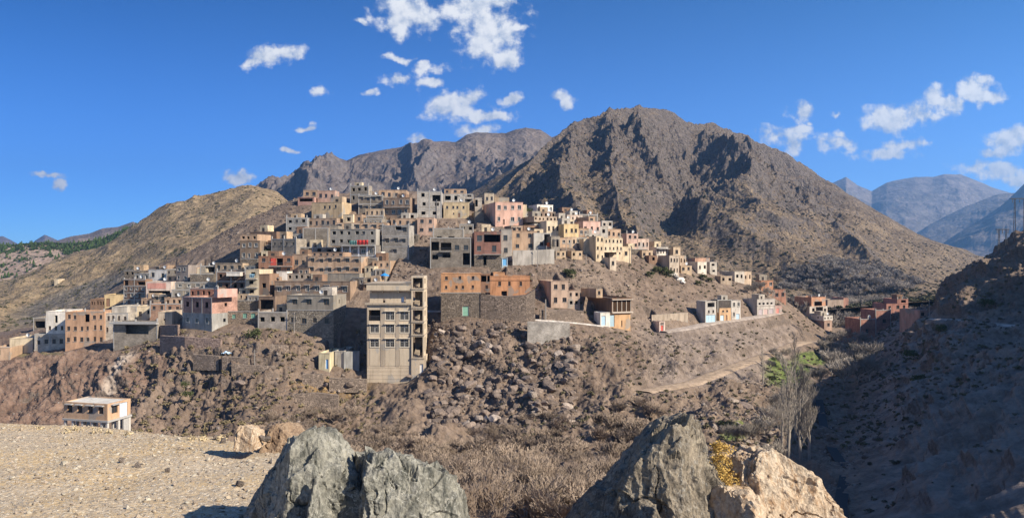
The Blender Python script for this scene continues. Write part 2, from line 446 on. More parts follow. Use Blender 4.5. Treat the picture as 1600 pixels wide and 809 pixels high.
ZS[far] = (z16 + 0.45 * (XG[far] - xr[None, :])) * (1 - w) + hill * w
inn = UG <= 1620
tmp = ZS.copy(); tmp[inn] = smooth1(ZS[inn], 12, 0); tmp[~inn] = smooth1(ZS[~inn], 1, 0); tmp = smooth1(tmp, 3, 1)
ZS = tmp
def ground_z(u, Y):
    """smooth ground height on bearing u at distance Y"""
    fu = np.interp(u, UG, np.arange(len(UG))); fy = np.interp(Y, YG, np.arange(len(YG)))
    i = int(min(fu, len(UG) - 2)); j = int(min(fy, len(YG) - 2)); a = fu - i; b = fy - j
    return ((ZS[i, j] * (1 - a) + ZS[i + 1, j] * a) * (1 - b) + (ZS[i, j + 1] * (1 - a) + ZS[i + 1, j + 1] * a) * b)
def zxy(x, y):
    return ground_z(CX + F * x / y, y)
def hit(px, py, ymin=50):
    """distance at which the line of sight through (px, py) meets the ground"""
    fu = np.interp(px, UG, np.arange(len(UG))); i = int(min(fu, len(UG) - 2)); a = fu - i
    zc = ZS[i] * (1 - a) + ZS[i + 1] * a
    rows = CY - F * zc / YG
    ok = np.where((rows <= py) & (YG >= ymin))[0]
    if len(ok) == 0: return None
    j = ok[0]
    if j == 0: return YG[0]
    r0, r1 = rows[j - 1], rows[j]
    t = 0 if r0 == r1 else (r0 - py) / (r0 - r1)
    return YG[j - 1] + (YG[j] - YG[j - 1]) * min(max(t, 0), 1)
def ground_pt(px, py, ymin=50):
    Y = hit(px, py, ymin)
    if Y is None: Y = 300.0
    return np.array(P(px, py, Y))
# ------------------------------------------------------------------ tracks cut into the slopes
TRACKS = {
 'upper_road': ([(668,487,50),(700,487,50),(735,490,50),(780,495,50),(822,500,50),(880,503,50),(940,510,50)], 2.4),
 'village_road': ([(1035,519,50),(1070,514,50),(1110,505,50),(1150,500,50),(1185,495,50),(1215,489,50)], 4.6),
 'valley_track': ([(1005,613,50),(1040,606,50),(1080,600,50),(1110,588,50),(1150,572,50),(1190,558,50),(1225,545,50),(1250,535,50),(1290,534,50),(1330,540,50)], 4.6),
 'hillside_road': ([(1462,499,50),(1490,500,50),(1530,504,50),(1570,509,50),(1610,512,50)], 4.2),
}
track_pts = {}
for k, (pts, wd) in TRACKS.items():
    A = np.array([ground_pt(*p) for p in pts])
    # resample and smooth
    s = np.r_[0, np.cumsum(np.linalg.norm(np.diff(A, axis=0), axis=1))]
    tt = np.linspace(0, s[-1], int(s[-1] / 1.2) + 2)
    B = np.stack([np.interp(tt, s, A[:, c]) for c in range(3)], 1)
    for _ in range(14):
        B[1:-1] = 0.25 * B[:-2] + 0.5 * B[1:-1] + 0.25 * B[2:]
    track_pts[k] = (B, wd)
# ------------------------------------------------------------------ house list is needed before the ground so that plots can be levelled
# colours of renders and stones (real base colours)
PEACH=(.45,.285,.175); PINK=(.45,.26,.19); TANW=(.44,.31,.19); CREAM=(.56,.45,.29); YEL=(.60,.42,.19); GREY=(.27,.24,.195); DGREY=(.20,.178,.148)
LGREY=(.40,.37,.32); WHT=(.66,.62,.55); ORNG=(.55,.25,.10); BRWN=(.25,.14,.085); DBRN=(.17,.10,.07); ROSE=(.42,.22,.18); STONE=(.20,.165,.13); REDB=(.30,.12,.08); OCHR=(.50,.35,.19)
# a block: (left px, right px, far-side px or None, top row, bottom row, wall kind, colour, storeys, windows per storey, window style, extras)
# wall kinds: P plaster, B concrete blocks with frame bands, S rubble stone.  extras: list of (kind, x0, x1, z0, z1 as fractions of the front [, colour])
def Bk(a, b, c, top, bot, kind, col, rows=0, n=0, st='d', ex=(), back=0, miss=()):
    return dict(a=a, b=b, c=c, top=top, bot=bot, kind=kind, col=col, rows=rows, n=n, st=st, ex=list(ex), back=back, miss=set(miss))
HOUSES = []
def Hs(label, blocks, yaw=0, cat='house', name='house', Y=None, extra=()):
    HOUSES.append(dict(label=label, blocks=blocks, yaw=yaw, cat=cat, name=name, Y=Y, extra=set(extra)))
# --- left end of the village
Hs('low peach house at the far left edge of the village', [Bk(-16,15,None,543,562,'P',PEACH,1,1,'d')], 6)
Hs('low cream windowless house with a stepped wall, second from the left edge', [Bk(15,51,None,528,551,'P',CREAM,0,0)], 6)
Hs('dark open-fronted shed between the cream house and the white-topped house', [Bk(52,72,None,496,514,'B',DGREY,0,0,ex=[('open',.12,.92,.1,.7)])], 4, cat='shed', name='shed')
Hs('grey two-tier house with a whitewashed upper storey, left of the long orange-brown block', [Bk(54,102,None,521,546,'B',LGREY,1,4,'d'), Bk(72,104,None,486,522,'P',WHT,0,0,'d',ex=[('win',.12,.24,.18,.36),('win',.42,.54,.18,.36),('win',.72,.84,.18,.36),('open',.42,.56,.5,.82)])], 4)
Hs('long three-storey orange-brown block of flats at the left of the village', [Bk(102,163,None,487,540,'P',(.46,.25,.14),3,6,'d',miss=[(2,2)],ex=[('open',.50,.62,.70,.93)])], 5, cat='apartment block', extra=['posts'])
Hs('grey two-storey block house beside the orange-brown flats', [Bk(164,200,None,489,526,'B',LGREY,2,4,'d'), Bk(166,190,None,480,490,'P',LGREY,0,0,back=3)], 5)
Hs('yellow rooftop house with a low brown annex above the orange-brown flats', [Bk(163,192,None,460,481,'P',YEL,0,0,ex=[('door',.1,.3,.1,.7,BRWN)]), Bk(141,164,None,467,481,'P',BRWN,1,5,'o')], 6)
Hs('pale grey and cream terrace house below the tall dark brown block', [Bk(192,214,None,478,503,'B',LGREY,1,2,'d'), Bk(214,246,None,478,503,'P',CREAM,1,3,'d',ex=[('open',.5,.78,.5,.75)])], 5)
Hs('low grey garage house with a wide dark opening above bare concrete', [Bk(177,246,257,502,538,'B',GREY,0,0,ex=[('open',.28,.80,.45,.84)])], -6, extra=['overhang'])
Hs('narrow windowless tan house in front of a dark gap', [Bk(247,269,None,487,515,'P',(.46,.36,.26),0,0,ex=[('win',.4,.52,.4,.62)])], 4)
Hs('tall dark brown brick house with three rows of windows and an open roof room', [Bk(193,227,233,446,478,'B',DBRN,3,4,'w'), Bk(193,227,233,436,446,'B',BRWN,0,0,ex=[('open',.03,.22,.0,.85),('open',.65,1.0,.1,.6)])], -10, extra=['posts'])  # brown brick; the recess shade on its front is in the colour too
Hs('white and grey house with two small square windows, crowning the left terraces', [Bk(232,263,276,421,440,'P',WHT,1,2,'d'), Bk(210,233,None,427,440,'P',LGREY,1,3,'d')], -12, extra=['dish'])
Hs('pale pink-patched house with a wide dark porch under the white house', [Bk(228,267,None,440,466,'P',(.55,.43,.36),0,0,ex=[('open',.1,.97,.02,.46),('patch',.06,.8,.58,.92,(.55,.27,.21))])], 2)
Hs('cluttered flat-roofed brick house with four windows below the dark porch', [Bk(234,284,None,474,489,'B',(.36,.20,.13),1,4,'d')], 3, extra=['posts'])
Hs('grey block house with three square windows and pale openings on its roof terrace', [Bk(268,297,None,452,468,'B',GREY,1,3,'w'), Bk(268,340,None,441,453,'B',GREY,1,5,'w',back=2)], 2, extra=['dish'])
Hs('dark-fronted house with a bright white side wall on the upper left', [Bk(275,294,312,414,441,'P',(.24,.20,.18),2,2,'w')], -16)
Hs('low grey flat-roofed house behind the dark and white one', [Bk(313,340,None,415,432,'B',GREY,0,0,ex=[('open',.3,.8,.4,.9)])], 0)
Hs('tan house with a sunny yellow side wall on the upper left', [Bk(336,379,404,411,426,'P',TANW,1,4,'d')], -14, extra=['dish'])
Hs('dark brown recessed house with a white parapet below the tan and yellow house', [Bk(338,384,None,424,454,'B',DBRN,2,4,'o'), Bk(358,379,None,425,431,'P',WHT,0,0,back=-1.5)], -4)
Hs('narrow cream stack of balconies with a dark doorway at the village middle left', [Bk(384,405,None,421,463,'P',CREAM,3,1,'o',ex=[('balcony',.05,.95,.34),('balcony',.1,.9,.66),('cloth',.4,.75,.68,.84,(.25,.42,.50))]), Bk(405,421,None,428,463,'P',BRWN,1,1,'o')], -6)
Hs('large two-tone house, red block upper storey over grey render, with a pink side wall', [Bk(285,331,371,489,513,'P',(.30,.30,.28),1,3,'w'), Bk(285,331,371,464,489,'B',(.38,.20,.155),1,3,'o'), Bk(334,340,371,452,465,'P',(.60,.30,.24),0,0)], -26, extra=['posts'])
Hs('unfinished red-brown roof terrace behind the two-tone pink-sided house', [Bk(296,340,None,450,466,'B',REDB,1,5,'o')], -8, extra=['posts'])
Hs('low dry stone house wall with a flat roof right of the pink side wall', [Bk(371,403,None,469,486,'S',STONE,0,0)], 0)
Hs('low stone cottage with small green-shuttered windows under the stone wall house', [Bk(344,404,None,486,504,'S',(.30,.22,.16),1,4,'g')], -2, cat='cottage')
Hs('long low grey house with three square holes and a pinkish base', [Bk(403,449,None,487,512,'B',(.29,.265,.235),1,3,'o')], -2)
Hs('grey house with big hooded windows over rough stone, left of the beige tower', [Bk(448,521,541,484,516,'S',(.28,.24,.19),1,4,'d'), Bk(448,521,541,461,484,'P',GREY,1,3,'h')], -8, Y=163.5)
Hs('long brown house with a row of eight white-framed hooded windows', [Bk(429,547,570,439,464,'P',(.31,.20,.13),1,8,'H')], -10)
Hs('pale cream and grey rooftop block above the eight-window brown house', [Bk(486,512,None,428,440,'P',CREAM,0,0), Bk(512,561,570,427,440,'P',GREY,0,0)], -8)
Hs('long peach house with seven arched windows below the grey white-framed house', [Bk(481,564,577,401,429,'P',PEACH,2,6,'h'), Bk(482,532,None,394,402,'P',(.36,.22,.14),1,5,'d',back=2)], -7, extra=['dish'])
Hs('orange-brown house with a bright red balcony panel', [Bk(404,457,None,400,429,'P',(.33,.15,.085),2,4,'d',ex=[('patch',.36,.52,.5,.88,(.55,.09,.06)),('open',.53,.72,.5,.88),('balcony',.34,1.0,.46)])], -3)
Hs('tan house with hanging cloth between the orange-brown and the peach house', [Bk(457,481,None,397,423,'P',(.35,.23,.15),1,2,'d')], -3)
Hs('small white and tan roof rooms above the eight-window brown house', [Bk(432,449,None,424,439,'P',WHT,0,0,ex=[('win',.2,.45,.15,.45)]), Bk(449,486,None,427,439,'P',(.33,.26,.20),1,4,'o')], -4)
# --- upper left
Hs('pink and peach house alone at the top left of the hill, with a dark porch', [Bk(496,524,530,298,315,'P',PINK,1,3,'d'), Bk(474,496,None,297,310,'P',PEACH,1,2,'d'), Bk(469,494,None,309,316,'P',ROSE,0,0,ex=[('open',.08,.92,.05,.8)],back=-2)], -4)
Hs('two-storey grey block house at the hilltop, right of the dark rock', [Bk(547,576,581,290,317,'B',GREY,2,3,'o')], -10, extra=['posts'])
Hs('wide grey block house with hooded windows just below the hilltop grey house', [Bk(560,598,None,305,331,'B',DGREY,2,4,'h')], -2)
Hs('tan house with a tall sunny cream side wall below the hilltop pink house', [Bk(487,534,549,316,343,'P',OCHR,0,0,ex=[('win',.4,.47,.62,.8),('win',.56,.63,.62,.8),('win',.76,.83,.66,.84)])], -12)
Hs('small blue-grey block house with six square holes on the left shoulder', [Bk(447,480,None,340,364,'B',(.25,.255,.25),2,3,'o')], -2)
Hs('low brown house with small windows right of the blue-grey block house', [Bk(481,526,534,341,357,'P',(.36,.24,.165),1,5,'d')], -8)
Hs('windowless dark grey block wall house under the low brown one', [Bk(473,513,None,356,387,'B',DGREY,0,0), Bk(512,526,None,352,362,'B',GREY,0,0,back=2)], 0)
Hs('small open-porched cream house in the upper middle left', [Bk(536,552,559,335,351,'P',CREAM,1,1,'o')], -10)
Hs('long low peach house with six dark slots in the upper middle', [Bk(524,606,None,348,362,'P',PEACH,1,6,'h')], 2)
Hs('big grey house over a white-framed stone storey with red washing', [Bk(534,587,595,383,404,'S',(.27,.24,.21),1,4,'w',ex=[('frames',)]), Bk(516,587,592,358,384,'P',(.31,.29,.25),2,6,'o',ex=[('cloth',.46,.62,.04,.3,(.14,.30,.26)),('cloth',.62,.86,.04,.34,(.62,.06,.05)),('balcony',.25,1.0,.02)],miss=[(0,3),(0,4)])], -10)
Hs('plain grey block house with four tiny windows and a pale end wall, left side', [Bk(424,463,479,373,403,'B',GREY,0,0,ex=[('win',.1,.17,.66,.82),('win',.35,.42,.66,.82),('win',.58,.65,.66,.82),('win',.84,.91,.66,.82)])], -20)
Hs('shaded tan house with a long cream side wall at the left shoulder', [Bk(390,432,456,362,380,'P',BRWN,0,0)], -16)
Hs('brown house with white-framed windows and a yellow side wall, leftmost on the upper slope', [Bk(375,406,415,376,407,'P',(.23,.155,.10),2,3,'w'), Bk(375,402,None,366,377,'P',PEACH,1,3,'o')], -8)
Hs('tiny cream shed with a dark doorway beside the yellow-sided brown house', [Bk(408,421,None,392,407,'P',CREAM,1,1,'o')], 0, cat='shed', name='shed')
# --- upper middle
Hs('peach house at the hilltop above the brown balcony house', [Bk(592,635,None,297,312,'P',PEACH,1,4,'d')], 2, extra=['dish'])
Hs('brown two-storey house with arched windows and a cream end wall near the hilltop', [Bk(599,641,648,309,339,'P',(.29,.19,.13),2,4,'w',ex=[('balcony',0,1,.5)])], -10)
Hs('tall pale grey unfinished house with three rows of wide holes at the hilltop', [Bk(652,690,None,299,340,'B',(.36,.345,.31),3,2,'o',ex=[('open',.62,.95,.62,.86)],miss=[(2,1)])], 3, extra=['posts'])
Hs('grey house with a pink top room and two wide dark windows at the hilltop', [Bk(690,726,None,303,318,'P',LGREY,0,0,ex=[('open',.15,.4,.35,.8),('open',.55,.8,.35,.8)]), Bk(694,728,None,295,304,'P',PEACH,1,3,'d',back=1), Bk(725,739,None,303,318,'B',LGREY,2,1,'o',ex=[('balcony',0,1,.5)])], 2)
Hs('sunny ochre house with four small windows and a dark door below the pink-topped one', [Bk(693,733,None,316,340,'P',(.50,.37,.20),0,0,ex=[('win',.1,.18,.58,.76),('win',.34,.42,.58,.76),('win',.50,.58,.58,.76),('win',.74,.82,.58,.76),('win',.37,.42,.2,.32),('door',.57,.65,.02,.3,BRWN)])], 3)
Hs('narrow grey house with a dark slot beside the ochre house', [Bk(742,753,None,309,330,'B',LGREY,0,0,ex=[('open',.05,.4,.35,.85)])], 3)
Hs('small flat-roofed tan roof rooms above the big pink house', [Bk(757,772,None,302,319,'P',(.44,.36,.26),1,2,'d'), Bk(773,796,None,308,319,'P',TANW,0,0,back=1)], 6)
Hs('big two-storey pink house with white-framed windows standing high on the right', [Bk(774,817,755,316,352,'P',(.60,.33,.245),2,4,'w',ex=[('door',.27,.34,.02,.26,DBRN)]), Bk(817,826,None,319,342,'P',CREAM,0,0,back=2)], 16, extra=['dish'])
Hs('low peach house with four small windows in the middle of the hill', [Bk(611,651,None,341,356,'P',PEACH,1,4,'d')], -2)
Hs('small square pinkish house with four little windows in the middle of the hill', [Bk(652,678,None,340,366,'P',(.50,.31,.22),2,2,'d')], 0)
Hs('tall grey block house with a cream side wall, left of the rubble gap', [Bk(597,639,647,352,401,'B',(.28,.27,.245),3,3,'h',miss=[(0,0),(2,0),(0,2)],ex=[('open',.5,.72,.86,.97)])], -9, extra=['posts'])
Hs('large unfinished grey house with a dark doorway and a broken balcony at the village centre', [Bk(672,736,None,371,416,'B',DGREY,0,0,ex=[('open',.03,.22,.55,.85),('open',.26,.52,.56,.82),('balcony',.24,.53,.52),('win',.60,.71,.56,.74),('win',.82,.93,.56,.74),('open',.80,.97,.05,.46),('open',.05,.2,.24,.4),('open',.3,.5,.3,.44)]), Bk(676,724,None,356,372,'B',GREY,0,0,back=2,ex=[('open',.12,.28,0.02,.2),('open',.5,.7,0.02,.2)])], 2, extra=['posts'])
Hs('dark red house with a deep balcony, right of the central grey one', [Bk(741,783,736,398,416,'S',STONE,0,0,ex=[('open',.34,.46,.1,.95)]), Bk(741,783,736,362,399,'P',(.27,.115,.085),0,0,ex=[('win',.1,.28,.6,.85),('open',.36,.97,.56,.88),('win',.1,.25,.2,.4),('win',.66,.82,.15,.42),('balcony',.3,1,.05)])], 5)
Hs('narrow grey tower house with two square windows beside the dark red house', [Bk(783,800,None,358,405,'P',(.36,.33,.29),0,0,ex=[('win',.2,.58,.62,.8),('win',.25,.6,.22,.38)])], 5)
Hs('flat-roofed peach house partly in shadow, right of the narrow grey tower house', [Bk(800,839,None,361,393,'P',PEACH,2,2,'d')], 8, extra=['dish'])
Hs('grey and white house with an arched niche, carrying an orange tank', [Bk(834,861,815,364,394,'P',(.40,.38,.345),1,1,'d',ex=[('open',.6,.95,.35,.95)])], 22)
Hs('thin grey house of tall slots behind the electricity poles', [Bk(861,875,None,369,402,'B',GREY,0,0,ex=[('open',.15,.42,.5,.85),('open',.55,.85,.5,.85)])], 14)
Hs('large cream house with a broad shaded side wall, right of the orange tank', [Bk(854,881,817,345,376,'P',(.60,.49,.33),0,0,ex=[('win',.08,.2,.5,.72),('win',.33,.45,.5,.72),('win',.57,.69,.5,.72),('win',.83,.95,.5,.72)]), Bk(844,880,None,337,346,'P',(.42,.31,.22),1,6,'o',back=4)], 24)
Hs('yellow house with a tan lower part at the right end of the cream house', [Bk(886,901,873,370,386,'P',(.47,.33,.21),1,2,'d'), Bk(881,904,None,350,371,'P',YEL,1,3,'d')], 24)
Hs('small white house with four dark windows high on the right behind the cream house', [Bk(839,864,826,320,334,'P',WHT,1,4,'d')], 24)
Hs('low brown open roof rooms between the small white house and the cream house', [Bk(843,868,None,331,342,'P',(.30,.20,.14),1,4,'o')], 16)
Hs('long low pale house at the upper right beyond the cream house', [Bk(886,910,872,336,348,'P',(.48,.36,.28),1,4,'d')], 26)
Hs('pink house with three dark windows and a flat roof at the upper right', [Bk(911,938,896,346,367,'P',(.56,.33,.26),1,3,'d'), Bk(937,950,None,354,369,'P',LGREY,1,1,'o'), Bk(925,935,None,338,347,'P',PEACH,1,1,'d',back=2)], 24)
Hs('dark grey windowless block behind the pink house at the upper right', [Bk(905,934,895,335,352,'B',(.15,.135,.12),0,0)], 28, extra=['posts'])
Hs('tall cream house with a tan side wall and small windows at the right spur', [Bk(931,944,920,369,408,'P',(.60,.46,.28),3,2,'d'), Bk(944,973,None,372,394,'P',(.60,.47,.30),2,5,'d')], 24)
Hs('cream block in front of the tall cream house with an open dark porch', [Bk(952,971,944,382,405,'P',(.58,.44,.29),1,3,'d')], 24)
Hs('plain cream end house at the right of the cream terrace', [Bk(970,986,None,385,408,'P',(.62,.48,.30),1,1,'d')], 22)
Hs('small cream annex left of the tall cream house', [Bk(912,921,906,373,395,'P',CREAM,0,0)], 20)
Hs('tiny ruined cream hut with a dark side below the cream terrace', [Bk(953,963,940,402,421,'P',(.52,.42,.31),1,1,'o')], 26, cat='hut', name='hut')
Hs('pink stepped house at the right edge of the upper village', [Bk(979,997,972,365,389,'P',(.50,.32,.25),2,2,'d'), Bk(996,1014,None,373,391,'P',(.55,.38,.29),1,3,'d')], 20, extra=['posts'])
Hs('grey house with three white arches on the right ridge', [Bk(1026,1044,1004,386,402,'P',(.55,.50,.43),1,4,'o',ex=[('balcony',0,1,.86)])], 26)
Hs('two-storey house with a shaded side wall below the arched one', [Bk(1046,1061,1028,399,430,'P',(.45,.36,.27),2,3,'d')], 26)
Hs('tan cube house on the right ridge behind the two-storey one', [Bk(1052,1063,1042,386,402,'P',(.52,.38,.24),1,1,'d'), Bk(1062,1072,None,399,416,'P',(.46,.33,.22),1,2,'o')], 24)
Hs('crumbling cream house beside the orange-roofed shed on the right ridge', [Bk(1090,1104,1073,409,427,'P',(.60,.54,.44),1,2,'o')], 28, cat='ruined house')
Hs('grey house with dark windows at the tip of the right ridge', [Bk(1109,1120,1102,409,428,'P',(.44,.40,.34),2,1,'o')], 24)
Hs('low orange roof room between the ruined and the grey ridge houses', [Bk(1086,1109,None,403,412,'P',(.50,.27,.17),0,0)], 20, cat='roof room')
Hs('cream ruin with a bright square front above the bare trees on the right', [Bk(1163,1174,1148,424,442,'P',(.58,.42,.28),1,2,'o'), Bk(1148,1163,None,424,440,'P',(.56,.50,.41),1,2,'o')], 20, cat='ruined house')
Hs('orange house with twin white windows above the road end', [Bk(1189,1208,1182,438,463,'P',(.47,.19,.09),2,2,'w'), Bk(1208,1228,None,452,469,'P',(.34,.145,.095),1,2,'d')], 20)
# --- along the upper path and road
Hs('bright orange two-storey house over a stone basement, right of the beige tower', [Bk(689,751,None,457,494,'S',(.20,.16,.125),0,0,ex=[('door',.54,.70,.02,.42,(.25,.45,.32))]), Bk(689,751,None,427,457,'P',ORNG,0,0,ex=[('win',.10,.17,.66,.84),('win',.44,.51,.68,.86),('win',.77,.84,.68,.86),('win',.10,.16,.20,.36),('win',.36,.42,.20,.36),('win',.52,.58,.20,.36),('win',.77,.83,.22,.38)]), Bk(751,766,None,428,457,'P',(.34,.16,.085),0,0,ex=[('open',.05,.6,.58,.92),('open',.7,.95,.58,.92),('win',.5,.75,.18,.4)])], 2)
Hs('single-storey deep orange house on a stone terrace with three shuttered windows', [Bk(766,828,None,431,462,'P',(.53,.22,.085),0,0,ex=[('win',.20,.27,.5,.72),('win',.45,.51,.5,.72),('win',.74,.80,.5,.72),('band',0,1,.80),('open',.28,.42,.0,.24)]), Bk(772,790,None,426,432,'P',ORNG,0,0,back=3)], 4)
Hs('small pinkish ruined house right of the two orange houses', [Bk(861,888,840,439,480,'P',(.47,.32,.23),2,2,'d'), Bk(887,906,None,454,480,'P',(.44,.31,.23),2,2,'o')], 14, cat='ruined house')
Hs('modern dark brown house with a glazed front over an orange garage floor', [Bk(953,985,None,489,512,'P',(.55,.31,.14),0,0,ex=[('door',.0,.22,.1,.9,(.35,.47,.52)),('win',.55,.60,.1,.5)]), Bk(956,987,911,465,490,'P',(.20,.11,.065),0,0,ex=[('glaze',.03,.97,.14,.86)]), Bk(941,951,None,452,466,'P',(.46,.31,.19),1,1,'d',back=3)], 22)
Hs('white garage annex with pale blue doors left of the orange garage floor', [Bk(938,953,928,488,509,'P',(.66,.64,.58),0,0,ex=[('door',.1,.55,.05,.75,(.42,.58,.68))])], 18, cat='garage', name='garage')
Hs('tiny white kiosk with a red door beside the upper road', [Bk(1030,1039,None,502,517,'P',(.68,.52,.44),0,0,ex=[('door',.25,.75,.03,.6,(.60,.12,.09)),('win',.2,.8,.72,.85)])], 14, cat='kiosk', name='kiosk')
Hs('grey house with two square windows over a pale blue garage door by the road', [Bk(1102,1119,1088,470,504,'P',(.42,.40,.37),0,0,ex=[('win',.25,.4,.45,.58),('win',.66,.81,.45,.58),('door',.06,.94,.03,.36,(.40,.56,.66)),('open',.2,.85,.72,.92)])], 26)
Hs('orange shop house under a black roof wall with a pale blue door', [Bk(1124,1142,1119,481,503,'P',(.56,.33,.16),0,0,ex=[('door',.08,.4,.03,.5,(.50,.62,.66)),('win',.25,.4,.72,.84),('win',.6,.75,.72,.84),('door',.55,.7,.03,.5,BRWN)]), Bk(1121,1143,1115,468,482,'B',(.085,.075,.07),0,0)], 22)
Hs('pale grey house with light blue shutters at the end of the garage row', [Bk(1143,1157,None,469,500,'P',(.52,.49,.45),2,2,'w',ex=[('door',.5,.9,.03,.32,(.42,.55,.64))])], 22)
Hs('long grey building with arched doors and a dark side wall by the road', [Bk(1183,1211,1160,467,494,'P',(.42,.39,.36),0,0,ex=[('open',.08,.2,.68,.8),('open',.3,.42,.68,.8),('open',.52,.64,.68,.8),('open',.74,.86,.68,.8),('band',0,1,.62),('door',.08,.3,.03,.42,(.42,.36,.36)),('door',.36,.6,.03,.42,(.50,.36,.32)),('door',.66,.9,.03,.42,(.42,.36,.36))]), Bk(1211,1222,None,477,491,'P',(.48,.30,.26),0,0,ex=[('door',.2,.6,.05,.7,(.55,.22,.18))])], 26)
Hs('tall house with an orange arched roof terrace beside the valley trees', [Bk(1265,1293,1250,478,506,'P',(.48,.42,.36),2,3,'o',ex=[('open',.35,.75,.72,.95)]), Bk(1268,1290,None,464,479,'P',(.55,.25,.13),0,0,ex=[('open',.2,.75,.1,.55)])], 24, extra=['posts'])
Hs('long tan building with a red end behind the orange-arched house', [Bk(1293,1318,None,468,494,'P',(.40,.30,.23),1,4,'d'), Bk(1318,1326,None,465,494,'P',(.42,.19,.14),0,0)], 12)
Hs('low house with a wide white upper band among the valley trees', [Bk(1288,1300,1268,500,516,'P',(.38,.24,.18),1,1,'d'), Bk(1287,1301,1266,493,501,'P',(.60,.56,.50),1,3,'o')], 22)
Hs('lowest red brick house at the foot of the shaded slope', [Bk(1344,1369,None,498,530,'B',(.38,.165,.12),1,1,'d')], 8)
Hs('red house with a dark window between the two other red valley houses', [Bk(1368,1392,None,484,514,'B',(.36,.16,.125),1,1,'d')], 8)
Hs('tallest red house in the valley with a low dark roof room', [Bk(1385,1419,None,474,500,'P',(.42,.17,.13),2,3,'d'), Bk(1402,1419,None,467,475,'P',(.42,.17,.13),0,0,ex=[('open',.35,.8,.3,.8)])], 8, extra=['posts'])
Hs('small far pink house by the pole at the foot of the right slope', [Bk(1437,1449,None,485,499,'P',(.45,.24,.19),1,1,'d')], 8)
Hs('tiny cream hut alone on the dry left hill', [Bk(85,91,None,436,442,'P',CREAM,0,0)], 5, Y=470, cat='hut', name='hut')
Hs('grey stone shed with a flat roof in the shade left of the beige tower', [Bk(523,538,None,548,571,'P',LGREY,0,0), ], -3, cat='shed', name='shed')
Hs('small shack patched with pale yellow plaster and a blue door', [Bk(498,515,None,551,577,'P',(.58,.50,.30),0,0,ex=[('door',.62,.88,.04,.62,(.22,.42,.66))])], -6, cat='shack', name='shack')
Hs('small cubicle with a bright blue door below the dark red house', [Bk(784,793,None,403,415,'P',(.36,.50,.58),0,0,ex=[('door',.12,.88,.05,.9,(.16,.42,.68))])], 5, cat='cubicle', name='cubicle')
# --- small roof rooms, sheds and walls wedged between the houses
Hs('low dark grey block hut under the hooded grey hilltop house', [Bk(572,599,None,337,347,'B',DGREY,0,0)], 0, cat='hut', name='hut')
Hs('pale roof room between the brown arched house and the tall pale unfinished one', [Bk(630,652,None,333,342,'P',LGREY,0,0,ex=[('open',.5,.75,.1,.7)])], 0, cat='roof room')
Hs('shaded grey block left of the big pink house', [Bk(742,756,None,331,345,'B',DGREY,0,0)], 10, cat='hut', name='hut')
Hs('low grey wall house between the plain grey house and the white-framed one', [Bk(466,533,None,386,397,'B',DGREY,1,5,'o')], 0)
Hs('grey stone plinth house under the dark and white house', [Bk(297,334,None,428,441,'S',STONE,0,0)], 0)
Hs('dark open shelter between the stone wall house and the brown eight-window house', [Bk(404,430,None,463,488,'P',(.20,.13,.09),0,0,ex=[('open',.1,.9,.2,.8)])], -6, cat='shelter', name='shelter')
Hs('tiny whitewashed room below the white-framed stone storey', [Bk(587,596,None,393,405,'P',WHT,0,0)], -8, cat='roof room')
Hs('small grey hut with a dark door left of the hilltop peach house', [Bk(583,593,None,306,316,'B',GREY,1,1,'o')], 0, cat='hut', name='hut')
Hs('flat brown shelter beside the big pink house and the long cream one', [Bk(818,842,None,352,364,'P',BRWN,0,0,ex=[('open',.2,.8,.1,.7)])], 16, cat='shelter', name='shelter')
Hs('low stone house under the pink stepped house', [Bk(984,1012,None,389,398,'S',STONE,0,0)], 20)
Hs('dark terrace house tucked between the central grey and the dark red house', [Bk(718,740,None,350,364,'B',GREY,1,2,'o')], 4)
Hs('grey flat roof room above the tall cream-sided grey block house', [Bk(604,632,None,344,354,'B',GREY,1,2,'o')], -6, cat='roof room')
Hs('tan room at the foot of the yellow-sided brown house', [Bk(376,402,None,404,414,'S',STONE,0,0)], -6, cat='hut', name='hut')
Hs('shadowed grey house at the right end of the peach long house', [Bk(566,590,None,402,414,'B',DGREY,0,0)], -6, cat='hut', name='hut')
Hs('small tan house between the orange tank house and the long cream one', [Bk(868,884,None,392,403,'P',TANW,1,2,'d')], 20)
Hs('peach house peeping out behind the tall cream terrace', [Bk(948,970,None,358,374,'P',PEACH,1,3,'d')], 22)
Hs('low tan house stepping down from the pink stepped house', [Bk(1003,1020,998,391,404,'P',TANW,1,2,'d')], 24)
Hs('small dusty house left of the three-arched one on the right ridge', [Bk(1014,1027,1008,399,411,'P',BRWN,1,1,'o')], 24)
Hs('tan house low on the ridge right of the two-storey shaded one', [Bk(1064,1081,1058,415,427,'P',TANW,1,2,'d')], 24)
Hs('half ruined mud house between the ridge tip and the bright-fronted ruin', [Bk(1126,1144,1121,431,443,'P',(.36,.27,.19),1,2,'o')], 22, cat='ruined house')
Hs('brown flat house behind the big cream house', [Bk(880,902,870,330,340,'P',BRWN,1,3,'d')], 24)
Hs('small grey house at the right end of the flat pink roof row', [Bk(940,957,932,345,357,'B',LGREY,1,2,'o')], 24)
Hs('tan roof house below the yellow house on the right slope', [Bk(893,910,886,392,404,'P',TANW,1,2,'o')], 24)
Hs('low stone house left of the pinkish square house', [Bk(640,653,None,366,378,'S',STONE,1,1,'o')], 0)

